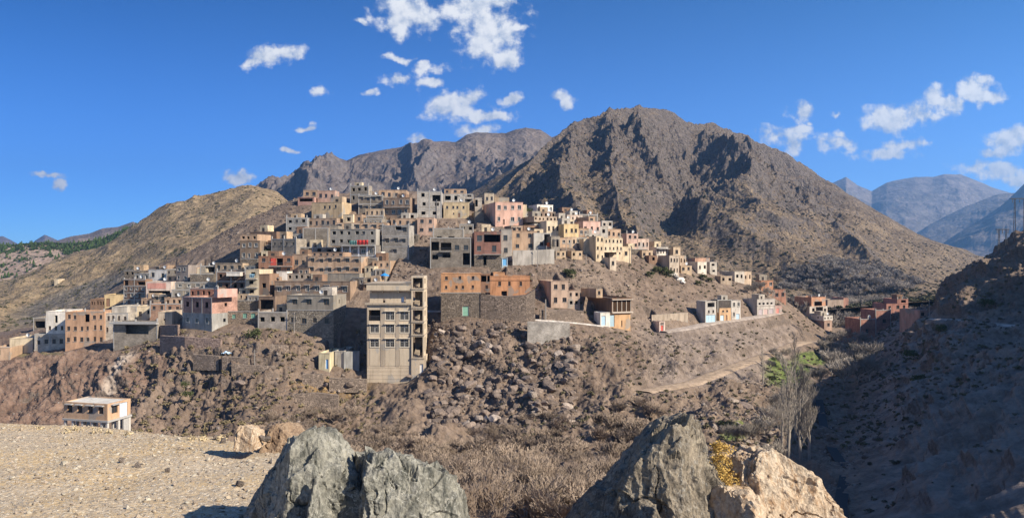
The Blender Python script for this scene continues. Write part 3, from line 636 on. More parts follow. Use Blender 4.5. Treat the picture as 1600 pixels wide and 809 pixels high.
# small houses squeezed into the gaps of the village, each described by the landmark next to it
LAND = [(505,305,'hilltop pink and peach house'),(562,300,'two-storey hilltop block house'),(613,303,'hilltop peach house'),(670,318,'tall pale unfinished house'),(712,328,'sunny ochre house'),(795,334,'big pink house'),
 (510,330,'tan house with the tall cream side'),(463,352,'blue-grey block house'),(550,370,'big grey house with the red washing'),(618,378,'tall grey block house'),(443,388,'plain grey house with tiny windows'),
 (390,390,'yellow-sided brown house'),(430,414,'house with the red balcony panel'),(522,415,'long peach house'),(488,450,'long eight-window house'),(484,490,'house with big hooded windows'),(308,490,'pink-sided two-tone house'),
 (210,456,'tall dark brick house'),(248,430,'white and grey house'),(285,428,'dark house with the white side wall'),(357,418,'tan and yellow house'),(395,442,'cream balcony stack'),(132,512,'long orange-brown flats'),
 (704,392,'large unfinished grey house'),(762,390,'dark red house'),(820,376,'flat-roofed peach house'),(867,358,'large cream house'),(893,366,'yellow house'),(924,356,'pink three-window house'),(938,388,'tall cream house'),(990,378,'pink stepped house'),(851,326,'small white four-window house')]
def auto_fill():
    r = random.Random(77); used = set(); spots = []; n = 0
    quads = []
    for h in HOUSES:
        for b in h['blocks']: quads.append((b['a'], b['b'], b['top'], b['bot']))
    for _ in range(5000):
        if n >= 44: break
        k = r.choice((0, 0, 1, 1, 2)); x0, x1, y0, y1 = ((385, 596, 338, 455), (806, 1012, 336, 402), (205, 405, 428, 492))[k]
        px, row = r.uniform(x0, x1), r.uniform(y0, y1); w = r.uniform(15, 30); hh = r.uniform(10, 15)
        if k == 1 and row < 330 + (px - 800) * .28: continue
        if k == 1 and row > 372 + (px - 800) * .17: continue
        if k == 0 and row < 405 - (px - 385) * .33: continue
        if any(a - 3 < px < b + 3 and t + 2 < row - hh * .4 < bt + 2 for a, b, t, bt in quads): continue
        if any(abs(px - a) < 17 and abs(row - b) < 9 for a, b in spots): continue
        m = min(LAND, key=lambda q: (q[0] - px) ** 2 + (2 * (q[1] - row)) ** 2)
        dx, dy = px - m[0], 1.6 * (row - m[1]); rel = ('right of' if dx > 0 else 'left of') if abs(dx) > abs(dy) else ('below' if dy > 0 else 'above')
        cn, c, kd = r.choice([('tan', TANW, 'P'), ('grey block', GREY, 'B'), ('cream', CREAM, 'P'), ('peach', PEACH, 'P'), ('brown', (.31, .20, .13), 'P'), ('pale grey', LGREY, 'P'), ('bare stone', STONE, 'S')])
        lab = 'small %s house just %s the %s' % (cn, rel, m[2])
        if lab in used: continue
        used.add(lab); spots.append((px, row)); n += 1
        yaw = {0: r.uniform(-14, -2), 1: r.uniform(16, 26), 2: r.uniform(-12, 2)}[k]
        Hs(lab, [Bk(px - w / 2, px + w / 2, None, row - hh, row, kd, c, 1, max(1, int(w / 7)), r.choice('dodhw'))], yaw)
auto_fill()

def solve_block(bk, Y, yaw):
    f = np.array((math.cos(yaw), math.sin(yaw))); e = np.array((-math.sin(yaw), math.cos(yaw)))
    M = np.array(((((bk['a'] + bk['b']) / 2) - CX) / F * Y, Y))
    def cut(pxl):
        k = (pxl - CX) / F
        s = (M[0] - k * M[1]) / (f[0] - k * f[1]); return M - s * f
    A = cut(bk['a']); B = cut(bk['b']); wd = float(np.dot(B - A, f)); D = 8.0
    if bk['c'] is not None:
        k = (bk['c'] - CX) / F; Q = B if bk['c'] > bk['b'] else A
        den = e[0] - k * e[1]
        D = (k * Q[1] - Q[0]) / den if abs(den) > 1e-4 else 9
        D = float(min(max(D, 3.0), 17.0)) if D > 0 else 10.0
    z0 = (CY - bk['bot']) / F * Y; z1 = (CY - bk['top']) / F * Y
    A = A + e * bk['back']
    return A, wd, D, z0, z1
FOOT = []
for h in HOUSES:
    yaw = R(h['yaw']); low = max(h['blocks'], key=lambda b: b['bot'])
    mx = sum((b['a'] + b['b']) / 2 for b in h['blocks'] if abs(b['bot'] - low['bot']) < 4) / max(1, sum(1 for b in h['blocks'] if abs(b['bot'] - low['bot']) < 4))
    Y = h['Y'] or hit(mx, low['bot'], 90) or 250.0
    h['Ysolved'] = Y
    h['solved'] = []
    for b in h['blocks']:
        # all blocks of a house share one front plane through its middle
        k = ((b['a'] + b['b']) / 2 - CX) / F; k0 = (mx - CX) / F
        M0 = np.array((k0 * Y, Y)); f = np.array((math.cos(yaw), math.sin(yaw)))
        s = (k * M0[1] - M0[0]) / (f[0] - k * f[1]); Yb = (M0 + s * f)[1]
        sol = solve_block(b, Yb, yaw)
        # share the storey line heights exactly
        A, wd, D, z0, z1 = sol
        h['solved'].append([A, wd, D, z0, z1, yaw])
        FOOT.append((A[0], A[1], wd, D, yaw, z0, z1))
# tall beige apartment tower
TW = dict(a=573.5, b=643, s=662.5, Y=156.0)
_tx = (TW['a'] - CX) / F * TW['Y']; _tb = (TW['s'] - CX) / F * TW['Y']
FOOT.append((_tx, 156.0, _tb - _tx, 9.0, 0.0, (CY - 601) / F * 156, (CY - 440) / F * 156))
for (a, b_, y, dep, top, bot) in [(688, 768, 492, 0, 458, 492)]:
    pass
# (after the house list) build the ground mesh
def build_ground():
    X = XG.copy(); Z = ZS.copy(); Yc = np.array(YY)
    px = np.broadcast_to(UG[:, None], X.shape); row = CY - F * Z / Yc
    # slope
    dz = np.gradient(Z, axis=1) / np.gradient(Yc, axis=1)
    steep = np.clip((np.abs(dz) - 0.3) / 0.6, 0, 1)
    X0, Y0, Z0 = X.copy(), Yc.copy(), Z.copy()
    # village calm factor
    calm = np.ones_like(Z)
    D2 = np.full(Z.shape, 1e9)
    foot = np.zeros(Z.shape, bool)
    for (ox, oy, wd, dp, yaw, z0, z1) in FOOT:
        c, s = math.cos(yaw), math.sin(yaw)
        sel = np.where((np.abs(X - ox) < 26) & (np.abs(Yc - oy) < 26))
        lx = (X[sel] - ox) * c + (Yc[sel] - oy) * s; ly = -(X[sel] - ox) * s + (Yc[sel] - oy) * c
        d = np.maximum(np.maximum(-lx, lx - wd), np.maximum(-ly, ly - dp))
        D2[sel] = np.minimum(D2[sel], d)
        ins = d < 0.6
        ii = tuple(q[ins] for q in sel)
        Z[ii] = np.minimum(Z[ii], z1 - 1.2)
        fr = (d < 1.2) & (ly < 0.8)
        ii = tuple(q[fr] for q in sel)
        Z[ii] = np.minimum(Z[ii], z0 + 0.15)
        foot[tuple(q[d < 0.9] for q in sel)] = True
    calm = np.clip(D2 / 6.0, 0.12, 1)
    td = np.full(Z.shape, 1e9); tz = np.zeros(Z.shape)
    for k, (B, wd) in track_pts.items():
        bx0, bx1 = B[:, 0].min() - 9, B[:, 0].max() + 9; by0, by1 = B[:, 1].min() - 9, B[:, 1].max() + 9
        sel = np.where((X > bx0) & (X < bx1) & (Yc > by0) & (Yc < by1))
        d = np.full(len(sel[0]), 1e9); zz = np.zeros(len(sel[0]))
        for b in B:
            dd = np.hypot(X[sel] - b[0], Yc[sel] - b[1]); m = dd < d
            d[m] = dd[m]; zz[m] = b[2]
        m = d < 7
        ii = tuple(q[m] for q in sel)
        wgt = np.clip(1 - (d[m] - wd * .5) / 1.6, 0, 1)
        Z[ii] = Z[ii] * (1 - wgt) + zz[m] * wgt
        td[ii] = np.minimum(td[ii], np.maximum(d[m] - wd * .5, 0))
    calm = np.minimum(calm, np.clip(td / 2.5, 0.03, 1))
    bluff = np.clip((row - 500) / 60, 0, 1) * np.clip((1350 - px) / 80, 0, 1)
    near = np.clip((Yc - 50) / 60, 0.1, 1)
    a = 0.045
    big = ridged(X * a, Yc * a * .6, Z * a * .6, 4, .55, 3) - 1.0
    med = fbm(X * .16, Yc * .16, Z * .16, 5, .55, 7)
    fine = ridged(X * .3, Yc * .3, Z * .3, 3, .5, 12) - 1.0
    gul = ridged((X + .5 * Z) * .17, Z * .035 + 3, Yc * .015, 4, .55, 21) - 1.0      # gullies running down the bluffs
    grey = np.clip((px - 985) / 60, 0, 1) * np.clip((1255 - px) / 20, 0, 1) * np.clip((row - 500) / 12, 0, 1) * np.clip((612 - row) / 20, 0, 1)
    amp = (1.0 + 1.4 * bluff + 1.0 * steep) * calm * near
    disp = big * 1.1 * amp * bluff + med * 0.32 * amp + fine * .16 * amp + fbm(X * 1.1, Yc * 1.1, Z * 1.1, 3, .55, 17) * .16 * amp + gul * 1.5 * bluff * steep * calm * near * (.12 + .6 * grey)
    farv = np.clip((Yc - 250) / 60, 0, 1)
    disp = disp * (1 - .6 * farv)
    # the shaded valley side on the right
    disp *= 1 - .8 * np.clip(1.3 - ((px - 1240) / 60) ** 2 - ((row - 585) / 32) ** 2, 0, 1)
    rs = np.clip((px - 1380) / 60, 0, 1) * np.clip((1700 - px) / 80, .3, 1)
    disp += rs * calm * (ridged(X * .06, Yc * .06, Z * .06, 6, .55, 31) - 1) * 2.6 * np.clip(Yc / 90, .3, 1)
    # dry stone terraces on the slope left of and behind the houses
    te = np.clip((px - 215) / 40, 0, 1) * np.clip((575 - px) / 20, 0, 1) * np.clip((row - 515) / 10, 0, 1) * np.clip((612 - row) / 10, 0, 1) * calm
    st = 2.1; q = (Z + 0.5 * med) / st; qq = np.floor(q) + np.clip((q - np.floor(q)) * 3.2 - 1.1, 0, 1)
    Z = Z * (1 - .8 * te) + (qq * st - .3) * .8 * te
    # displacement along the ground normal
    tx = np.stack([np.gradient(X0, axis=0), np.gradient(Y0, axis=0), np.gradient(Z0, axis=0)], -1)
    ty = np.stack([np.gradient(X0, axis=1), np.gradient(Y0, axis=1), np.gradient(Z0, axis=1)], -1)
    N = np.cross(tx, ty); N /= np.linalg.norm(N, axis=-1)[..., None]
    disp[foot] = -0.2
    X = X + N[..., 0] * disp; Y2 = Yc + N[..., 1] * disp; Z = Z + N[..., 2] * disp
    # ground kinds
    n = fbm(X * .06, Y2 * .06, Z * .06, 4, .6, 44)
    zred = np.clip((300 - px) / 120 + n * .8, 0, 1) * bluff
    zgrey = np.clip(grey + n * .3 * (grey > 0), 0, 1)
    g1 = np.clip(1.3 - (np.abs(px - 1236) / 50) ** 2 - (np.abs(row - 586) / 24) ** 2 + n * .7, 0, 1)
    g2 = np.clip(1.25 - (np.abs(px - 1150) / 28) ** 2 - (np.abs(row - 682) / 12) ** 2 + n * .4, 0, 1)
    g4 = np.clip(1.2 - (np.abs(px - 1264) / 36) ** 2 - (np.abs(row - 563) / 12) ** 2 + n * .4, 0, 1)
    g3 = np.clip(1.1 - (np.abs(px - 60) / 70) ** 2 - (np.abs(row - 553) / 6) ** 2 + n * .4, 0, 1) * .5
    zgreen = np.clip(np.maximum.reduce([g1, g2, g3, g4]) * 2 - .6, 0, 1)
    zpale = .6 * np.clip(1.1 - ((px - 190 - (row - 590) * -.45 + n * 6) / 13) ** 2, 0, 1) * np.clip((row - 545) / 10, 0, 1) * np.clip((640 - row) / 10, 0, 1)
    zochre = np.clip(1.2 - ((px - 520) / 70) ** 2 - ((row - 600) / 12) ** 2, 0, 1)
    zlift = np.clip((px - 1330) / 60, 0, 1) * np.clip((row - 470) / 40, 0, 1)  # shaded slope given a paler colour to lift its shade
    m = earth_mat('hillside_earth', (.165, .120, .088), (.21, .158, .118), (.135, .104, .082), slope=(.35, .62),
                  zone=[('red', (.18, .115, .085)), ('grey', (.215, .172, .142)), ('ochre', (.24, .16, .075)), ('pale', (.50, .43, .35)), ('shade_lift', (.25, .195, .155)), ('green', (.13, .165, .045))],
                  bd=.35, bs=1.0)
    me = grid_mesh('ground', X, Y2, Z, m, dict(red=zred * .8, grey=zgrey, green=zgreen, pale=zpale, ochre=zochre, shade_lift=zlift))
    o = link('ground', me); tag(o, kind='structure')
    return X, Y2, Z, N, px, row
GX, GY, GZ, GN, Gpx, Grow = build_ground()
def on_ground(px, py):
    """actual surface point nearest to where the smooth ground is met"""
    Y = hit(px, py) or 300.0
    i = int(round(np.interp(px, UG, np.arange(len(UG))))); j = int(round(np.interp(Y, YG, np.arange(len(YG)))))
    return np.array([GX[i, j], GY[i, j], GZ[i, j]])
# ------------------------------------------------------------------ roads and paths laid on the ground
ROADM = earth_mat('dirt_road', (.37, .31, .25), (.42, .35, .29), (.33, .28, .23), slope=(.2, .3), bd=.05, ts=2)
PATHM = earth_mat('pale_path', (.48, .43, .37), (.52, .47, .41), (.45, .40, .35), slope=(.2, .3), bd=.05, ts=2)
TRKM = earth_mat('ochre_track', (.36, .27, .185), (.40, .30, .21), (.32, .24, .18), slope=(.2, .3), bd=.05, ts=2)
for k, (B, wd) in track_pts.items():
    T = np.gradient(B, axis=0); T[:, 2] = 0; T /= np.linalg.norm(T, axis=1)[:, None]
    Nn = np.stack([-T[:, 1], T[:, 0], 0 * T[:, 0]], 1)
    ofs = np.linspace(-.5, .5, 7) * wd
    wob = 1 + .16 * pnoise(np.arange(len(B)) * .3, 0, 1)
    XX = B[:, None, 0] + Nn[:, None, 0] * ofs[None] * wob[:, None]; Y_ = B[:, None, 1] + Nn[:, None, 1] * ofs[None] * wob[:, None]
    ZZ = np.repeat(B[:, 2:3], 7, 1) + .30 - .30 * (np.abs(np.linspace(-1, 1, 7)) ** 6)[None] + .03 * pnoise(XX, Y_, 0)
    me = grid_mesh(k, XX, Y_, ZZ, {'valley_track': TRKM, 'upper_road': PATHM}.get(k, ROADM))
    tag(link({'upper_road': 'path', 'village_road': 'road', 'valley_track': 'dirt_track', 'hillside_road': 'road'}[k], me), kind='structure')
# stream in the gorge bottom
def stream():
    pts = [(1318,830),(1312,795),(1318,760),(1322,735),(1302,705),(1290,680),(1285,655),(1280,625)]
    A = np.array([ground_pt(*p) for p in pts]); s = np.linspace(0, len(pts) - 1, 60)
    B = np.stack([np.interp(s, range(len(pts)), A[:, c]) for c in range(3)], 1)
    for _ in range(6): B[1:-1] = .25 * B[:-2] + .5 * B[1:-1] + .25 * B[2:]
    ofs = np.linspace(-.8, .8, 5)
    XX = B[:, None, 0] + ofs[None]; Y_ = np.repeat(B[:, 1:2], 5, 1); ZZ = np.repeat(B[:, 2:3], 5, 1) + .12
    m, t, b, co = new_mat('stream_water'); b.inputs['Base Color'].default_value = (.02, .025, .028, 1); b.inputs['Roughness'].default_value = .7
    b.inputs['Specular IOR Level'].default_value = .12; bump(t, b, t.noise(co, 1.5, 4), .4, .1)
    tag(link('stream', grid_mesh('stream', XX, Y_, ZZ, m)), kind='structure')
stream()

# ------------------------------------------------------------------ near ledge of gravel
def ledge():
    xs = np.concatenate([np.linspace(-9.5, 0.6, 620)[:-1], np.linspace(.6, 5.5, 120)]); ys = np.concatenate([np.linspace(2.0, 12.5, 620)])
    X, Y = np.meshgrid(xs, ys, indexing='ij')
    Z = -1.56 - 0.113 * (Y - 2.0)
    # edge of the ledge: far on the left, close on the right
    ed = np.interp(X, [-9.5, -6.5, -5.2, -4.2, -3.4, -2.6, -2.1, -1.5, 6], [12.2, 11.4, 10.6, 10.0, 9.4, 8.6, 7.2, 4.3, 4.1]) + .12 * fbm(X * .7, 0, 1, 4)
    dr = np.maximum(Y - ed, 0)
    Z -= dr * 1.4 + .35 * dr ** 2
    Z += .04 * fbm(X * .8, Y * .8, 0, 3, .4, 2) + .004 * (ridged(X * 7, Y * 7, 0, 4, .6, 5) - .8) + .01 * fbm(X * 22, Y * 22, 0, 2)
    m, t, b, co = new_mat('gravel_ground')
    n = t.noise(co, .5, 5, .6); n2 = t.noise(co, 6, 6, .75); v = t.voro(co, 38, 'F1', out='Color'); ve = t.voro(co, 38, 'DISTANCE_TO_EDGE')
    v2 = t.voro(co, 95, 'F1', out='Color'); ve2 = t.voro(co, 95, 'DISTANCE_TO_EDGE')
    s = t.node('ShaderNodeSeparateXYZ'); t.l.new(v, s.inputs[0]); s2 = t.node('ShaderNodeSeparateXYZ'); t.l.new(v2, s2.inputs[0])
    base = t.mix(t.ramp(n, .42, .6), rgb((.47, .37, .25)), rgb((.52, .375, .20)))
    base = t.mix(t.ramp(n2, .35, .7), t.mix(1., base, rgb((.80, .78, .75)), 'MULTIPLY'), base)
    st = t.math('GREATER_THAN', s.outputs[0], .72)
    col = t.mix(t.math('MULTIPLY', st, .9), base, t.mix(s.outputs[1], rgb((.27, .21, .15)), rgb((.60, .52, .40))))
    col = t.mix(t.math('MULTIPLY', t.math('GREATER_THAN', s2.outputs[0], .6), .6), col, t.mix(s2.outputs[1], rgb((.22, .18, .13)), rgb((.52, .46, .37))))
    t.l.new(col, b.inputs['Base Color'])
    h = t.math('ADD', t.math('MULTIPLY', t.math('MULTIPLY', st, t.ramp(ve, 0, .3)), 1.0), t.math('ADD', t.math('MULTIPLY', t.ramp(ve2, 0, .3), .3), n2))
    bump(t, b, h, .7, .008)
    tag(link('ledge_ground', grid_mesh('ledge_ground', X, Y, Z, m)), kind='structure')
    return xs, ys, Z, ed
LX, LY, LZ, LED = ledge()
def ledge_z(x, y):
    i = int(np.clip(np.searchsorted(LX, x), 0, len(LX) - 1)); j = int(np.clip(np.searchsorted(LY, y), 0, len(LY) - 1)); return LZ[i, j]

# ------------------------------------------------------------------ hills and mountains
def fan(name, profs, ylist, us, mat, disp, kind='structure', smooth_s=6, label=None, attrs=None):
    U = np.array(us); Yl = np.array(ylist); pk = sorted(profs)
    C = []
    for u in pk:
        pr = np.array(profs[u], float)
        C.append(np.interp(Yl, pr[:, 0], (CY - pr[:, 1]) / F * pr[:, 0]))
    C = np.array(C); Z = np.stack([np.interp(U, pk, C[:, j]) for j in range(len(Yl))], 1)
    Z = smooth1(Z, smooth_s, 0); Z = smooth1(Z, 3, 1)
    X = (U[:, None] - CX) / F * Yl[None]; Y = np.broadcast_to(Yl[None], X.shape)
    d = disp(X, Y, Z)
    if isinstance(d, tuple): X, Y, Z = d
    else: Z = Z + d
    A = attrs(X, Y, Z, U) if attrs else None
    o = link(name, grid_mesh(name, X, Y, Z, mat, A)); tag(o, kind=kind)
    return X, Y, Z
TAN = earth_mat('dry_hill', (.29, .213, .125), (.245, .18, .108), (.22, .165, .11), slope=(.4, .6), ts=.3, scrub=(.12, .10, .06), scrub_scale=1.6, bd=2.0,
                zone=[('brush', (.15, .13, .105))])
def tan_disp(X, Y, Z):
    e = np.clip((Y - 290) / 80, 0, 1)
    return e * (-(1 - ridged(X * .011 + Y * .004, Y * .006, 0, 4, .5, 3)) * 6.5 + fbm(X * .02, Y * .02, 0, 6, .55, 5) * 3.2 + (ridged(X * .09, Y * .09, 0, 4, .6, 8) - 1) * .45)
def tan_attr(X, Y, Z, U):
    row = CY - F * Z / Y; u = np.broadcast_to(U[:, None], X.shape); n = fbm(X * .02, Y * .02, Z * .02, 5, .6, 9)
    c = 500 - (u - 20) * .36
    b = np.clip(1.3 - ((row - c) / 17) ** 2 + n * .9, 0, 1) * np.clip((240 - u) / 60, 0, 1) * np.clip((u + 10) / 60, 0, 1)
    return dict(brush=b)
TANX = fan('hill', {
  -260: [(270,540),(400,510),(550,480),(650,462),(760,480)], 0: [(270,535),(350,505),(450,475),(550,450),(650,434),(760,450)],
  80: [(270,535),(350,497),(450,455),(550,428),(640,410),(760,425)], 130: [(270,532),(350,490),(450,442),(550,412),(635,392),(760,420)],
  180: [(270,530),(350,478),(450,424),(550,393),(620,372),(760,400)], 230: [(270,520),(350,462),(450,405),(545,368),(610,342),(760,370)],
  262: [(270,515),(350,452),(450,392),(540,352),(600,322),(760,350)], 310: [(270,505),(350,436),(450,374),(540,334),(600,309),(760,330)],
  360: [(270,500),(350,426),(450,364),(540,320),(600,302),(760,330)], 400: [(270,490),(350,420),(450,360),(540,310),(600,292),(760,320)],
  430: [(270,490),(350,420),(450,362),(540,315),(600,300),(760,320)], 470: [(270,490),(350,430),(450,372),(540,332),(600,325),(760,340)],
  600: [(270,490),(350,440),(450,400),(540,380),(600,375),(760,380)]},
  np.concatenate([np.linspace(270, 600, 300)[:-1], np.linspace(600, 760, 50)]), np.linspace(-260, 600, 560), TAN, tan_disp, attrs=tan_attr)
FOR = earth_mat('forest_hill_soil', (.40, .29, .22), (.35, .25, .18), (.28, .22, .17), ts=.2, bd=2, slope=(.3, .5), scrub=(.07, .085, .035), scrub_scale=1.0)
FORX = fan('forest_hill', {
  -260: [(740,470),(900,420),(1000,395),(1200,420)], 0: [(740,480),(900,410),(1000,388),(1200,400)], 60: [(740,470),(900,402),(1000,381),(1200,400)],
  110: [(740,470),(900,405),(1000,384),(1200,400)], 150: [(740,460),(900,395),(1000,377),(1200,400)], 200: [(740,440),(900,380),(1000,356),(1200,380)],
  250: [(740,430),(900,360),(1000,334),(1200,360)], 290: [(740,420),(900,350),(1000,324),(1200,350)], 500: [(740,420),(900,350),(1000,324),(1200,350)]},
  np.linspace(740, 1200, 150), np.linspace(-260, 420, 260), FOR, lambda X, Y, Z: fbm(X * .012, Y * .012, 0, 5, .5, 2) * 4)
def fan_range(name, ridge, Yr, Yb, base, amp, sc_, mat, n=500, m=160, seed=0, jag=1.0, p=1.25):
    us = np.linspace(ridge[0][0], ridge[-1][0], n)
    Yl = np.linspace(Yb, Yr * 1.12, m)
    ru = [r[0] for r in ridge]; rp = np.interp(us, ru, [r[1] for r in ridge])
    X = (us[:, None] - CX) / F * Yl[None]; Y = np.broadcast_to(Yl[None], X.shape)
    t = (Yl - Yb) / (Yr - Yb)
    tt = np.where(t <= 1, np.clip(t, 0, 1) ** p, 1 - (t - 1) * 3.0)
    zr = (CY - rp) / F * Yr; zb = (CY - base) / F * Yb
    Z = zb + (zr[:, None] - zb) * tt[None]
    env = np.clip(t * 3, 0, 1)[None] * (1 - .92 * np.exp(-((t - 1) / .16) ** 2))[None]
    r = ridged(X * sc_ + 9 + .3 * fbm(X * sc_, Y * sc_, 0, 3), Y * sc_ * .55, 0, 6, .5, seed) - 1.1
    Z = Z + env * amp * r + jag * env * amp * .25 * (ridged(X * sc_ * 6, Y * sc_ * 6, Z * sc_ * 4, 4, .6, seed + 3) - 1)
    o = link(name, grid_mesh(name, X, Y, Z, mat)); tag(o, kind='structure')
ROCKY = earth_mat('mountain_rock', (.22, .165, .12), (.18, .135, .105), (.16, .13, .11), slope=(.62, .85), ts=.055, scrub=(.09, .08, .06), scrub_scale=3.0, bd=12.0)
GREYR = earth_mat('grey_mountain_rock', (.18, .145, .12), (.15, .12, .105), (.14, .118, .105), slope=(.55, .85), ts=.04, bd=14.0)
fan_range('far_mountains', [(-200,380),(-20,371),(5,369),(22,378),(40,386),(60,372),(70,366),(84,372),(110,385),(300,385)], 5200, 4200, 400, 60, .0010, GREYR, 300, 60, 3, .4)
fan_range('far_mountains', [(-100,400),(50,390),(80,378),(110,369),(140,364),(160,356),(185,353),(208,345),(222,352),(300,352)], 2600, 1900, 400, 40, .0018, ROCKY, 300, 90, 5, .4)
fan_range('far_mountains', [(385,330),(405,312),(418,300),(432,290),(450,285),(468,276),(488,266),(505,250),(518,241),(530,249),(542,252),(560,244),(600,236),(640,228),(660,224),(680,223),(712,222),(728,212),(745,208),(790,208),(805,202),(822,198),(845,201),(862,212),(878,206),(900,196),(918,186),(960,190),(1000,200)],
          1900, 1050, 365, 85, .0026, GREYR, 760, 300, 7, .45, 1.1)
HAZER = earth_mat('far_range_rock', (.20, .17, .15), (.17, .15, .13), (.22, .18, .16), slope=(.5, .8), ts=.02, bd=20.0)
fan_range('far_mountains', [(1200,300),(1290,290),(1312,281),(1322,276),(1340,289),(1362,298),(1385,285),(1400,281),(1430,276),(1458,276),(1475,271),(1500,271),(1520,279),(1550,291),(1600,306),(1700,330)], 6500, 4400, 425, 130, .0007, HAZER, 420, 120, 9, .3)
fan_range('far_mountains', [(1380,400),(1420,372),(1450,352),(1480,336),(1510,322),(1540,311),(1560,303),(1600,300),(1700,300)], 4800, 3600, 430, 90, .0009, HAZER, 300, 80, 12, .3)
fan_range('far_mountains', [(1400,440),(1440,402),(1470,382),(1500,362),(1540,338),(1570,316),(1600,288),(1700,240)], 3600, 2600, 440, 60, .0012, HAZER, 300, 80, 15, .3)

# the big near mountain from a network of ridges
def ridge_net(ridges, X, Y):
    H = np.full(X.shape, -1e9)
    for pts, k in ridges:
        A = np.array([P(a, b, c) for a, b, c in pts]); G = np.full(X.shape, -1e9)
        for p, q in zip(A[:-1], A[1:]):
            d = q[:2] - p[:2]; L2 = (d ** 2).sum()
            t = np.clip(((X - p[0]) * d[0] + (Y - p[1]) * d[1]) / L2, 0, 1)
            dist = np.hypot(X - p[0] - t * d[0], Y - p[1] - t * d[1])
            h = p[2] + t * (q[2] - p[2]) - k * dist * (1 - .38 * np.clip(dist / 260, 0, 1))
            G = np.maximum(G, h)
        s = 4.0; m = np.maximum(H, G)
        H = m + s * np.log1p(np.exp(-np.clip(np.abs(H - G) / s, 0, 40)))
    return H
def big_mountain():
    us = np.linspace(560, 1640, 1000); Yl = np.concatenate([np.geomspace(300, 1100, 620), np.linspace(1106, 1400, 40)])
    X = (us[:, None] - CX) / F * Yl[None]; Y = np.broadcast_to(Yl[None], X.shape)
    wx = fbm(X * .004, Y * .004, 0, 3, .5, 61) * 26; wy = fbm(X * .004, Y * .004, 5, 3, .5, 71) * 26
    main = [(730,330,600),(760,305,660),(780,297,700),(800,280,750),(825,246,800),(850,228,840),(890,201,880),(925,188,910),(945,178,930),(975,171,950),(992,168,960),(1020,172,980),(1048,170,1000),(1072,182,1020),(1110,200,1060),(1160,213,1090),(1200,219,1100),(1232,230,1100),(1262,250,1110),(1300,290,1120),(1340,327,1140),(1400,372,1180),(1460,408,1230),(1520,442,1280)]
    R_ = [(main, 1.0),
      ([(992,170,960),(1005,222,820),(1045,283,710),(1095,312,640),(1140,328,600),(1190,352,560),(1240,375,530),(1293,402,497),(1350,432,467),(1400,455,445)], 1.0),
      ([(1175,217,1085),(1188,262,950),(1215,298,850),(1280,335,760),(1330,368,690),(1385,405,625),(1440,436,580)], 1.0),
      ([(890,208,880),(885,255,700),(880,285,600),(900,320,500),(950,355,430),(1000,385,390)], .7),
      ([(830,250,810),(815,290,680),(800,320,560),(790,350,470)], .75),
      ([(945,182,930),(955,235,780),(965,290,620),(985,340,510),(1010,370,440)], .75),
      ([(1340,330,1140),(1370,368,980),(1410,405,860),(1450,434,780)], .85)]
    H = ridge_net(R_, X + wx * .5, Y + wy * .5)
    floor = (CY - np.interp(us, [560, 900, 1100, 1250, 1400, 1640], [440, 440, 462, 470, 455, 440]))[:, None] / F * Yl[None]
    floor = np.maximum(floor, -26)
    s = 10.; m = np.maximum(H, floor); H = m + s * np.log1p(np.exp(-np.clip(np.abs(H - floor) / s, 0, 40))) - s * .5 + 6 * np.clip(H / 150, 0, 1)
    hh = np.clip((H - floor) / 60, 0, 1); hi = np.clip((H - 20) / 110, 0.0, 1)
    crag = np.clip(hi * .85 + .35 * fbm(X * .012, Y * .012, 0, 4, .5, 4), 0.06, 1)
    r1 = ridged((X + wx) * .012, (Y + wy) * .012, 0, 6, .6, 81) - 1.15
    r2 = ridged(X * .05, Y * .05, H * .05, 5, .62, 91) - 1.1
    dm = ridge_net([(main, 1.0)], X, Y); dref = np.array([P(a, b, c)[2] for a, b, c in main]).max()
    zl = np.interp((X / Y) * F + CX, [a for a, b, c in main], [P(a, b, c)[2] for a, b, c in main]); env = .2 + .8 * np.clip((zl - dm) / 80, 0, 1)
    ph = (X + wx * 1.3) * .0050 - Y * .0011 + .35 * fbm(X * .003, Y * .003, 0, 3, .5, 57); ph = ph - np.floor(ph); ph = np.where(ph < .3, ph / .3, (1 - ph) / .7)
    u_ = X / Y * F + CX; wE = .25 + .75 * np.clip((u_ - 990) / 90, 0, 1)
    H = H + hh * env * ((ph - .5) * 72 * wE * (.35 + .65 * hi) + (fbm(X * .12, Y * .12, H * .12, 3, .6, 33)) * 1.6 * crag + (ridged((X + wx * .6) * .0042 + 3, (Y + wy * .6) * .0022, 0, 3, .45, 55) - .95) * 30 * (.35 + .65 * hi) + r1 * 18 * (.35 + .65 * crag) + r2 * 7.0 * crag + fbm(X * .03, Y * .03, 0, 5, .5, 95) * 2.0)
    row = CY - F * H / Y
    tanz = np.clip(1 - crag * 1.7, 0, 1)
    m_ = earth_mat('near_mountain', (.20, .15, .105), (.165, .125, .09), (.15, .12, .098), slope=(.62, .86), ts=.12, scrub=(.075, .068, .042), scrub_scale=3.4, bd=8.0,
                   zone=[('gentle', (.255, .185, .115))], bs=1.0)
    o = link('mountain', grid_mesh('mountain', X, np.array(Y), H, m_, dict(gentle=tanz))); tag(o, kind='structure')
    return X, Y, H, crag, us
MX, MY, MZ, MC, MU = big_mountain()
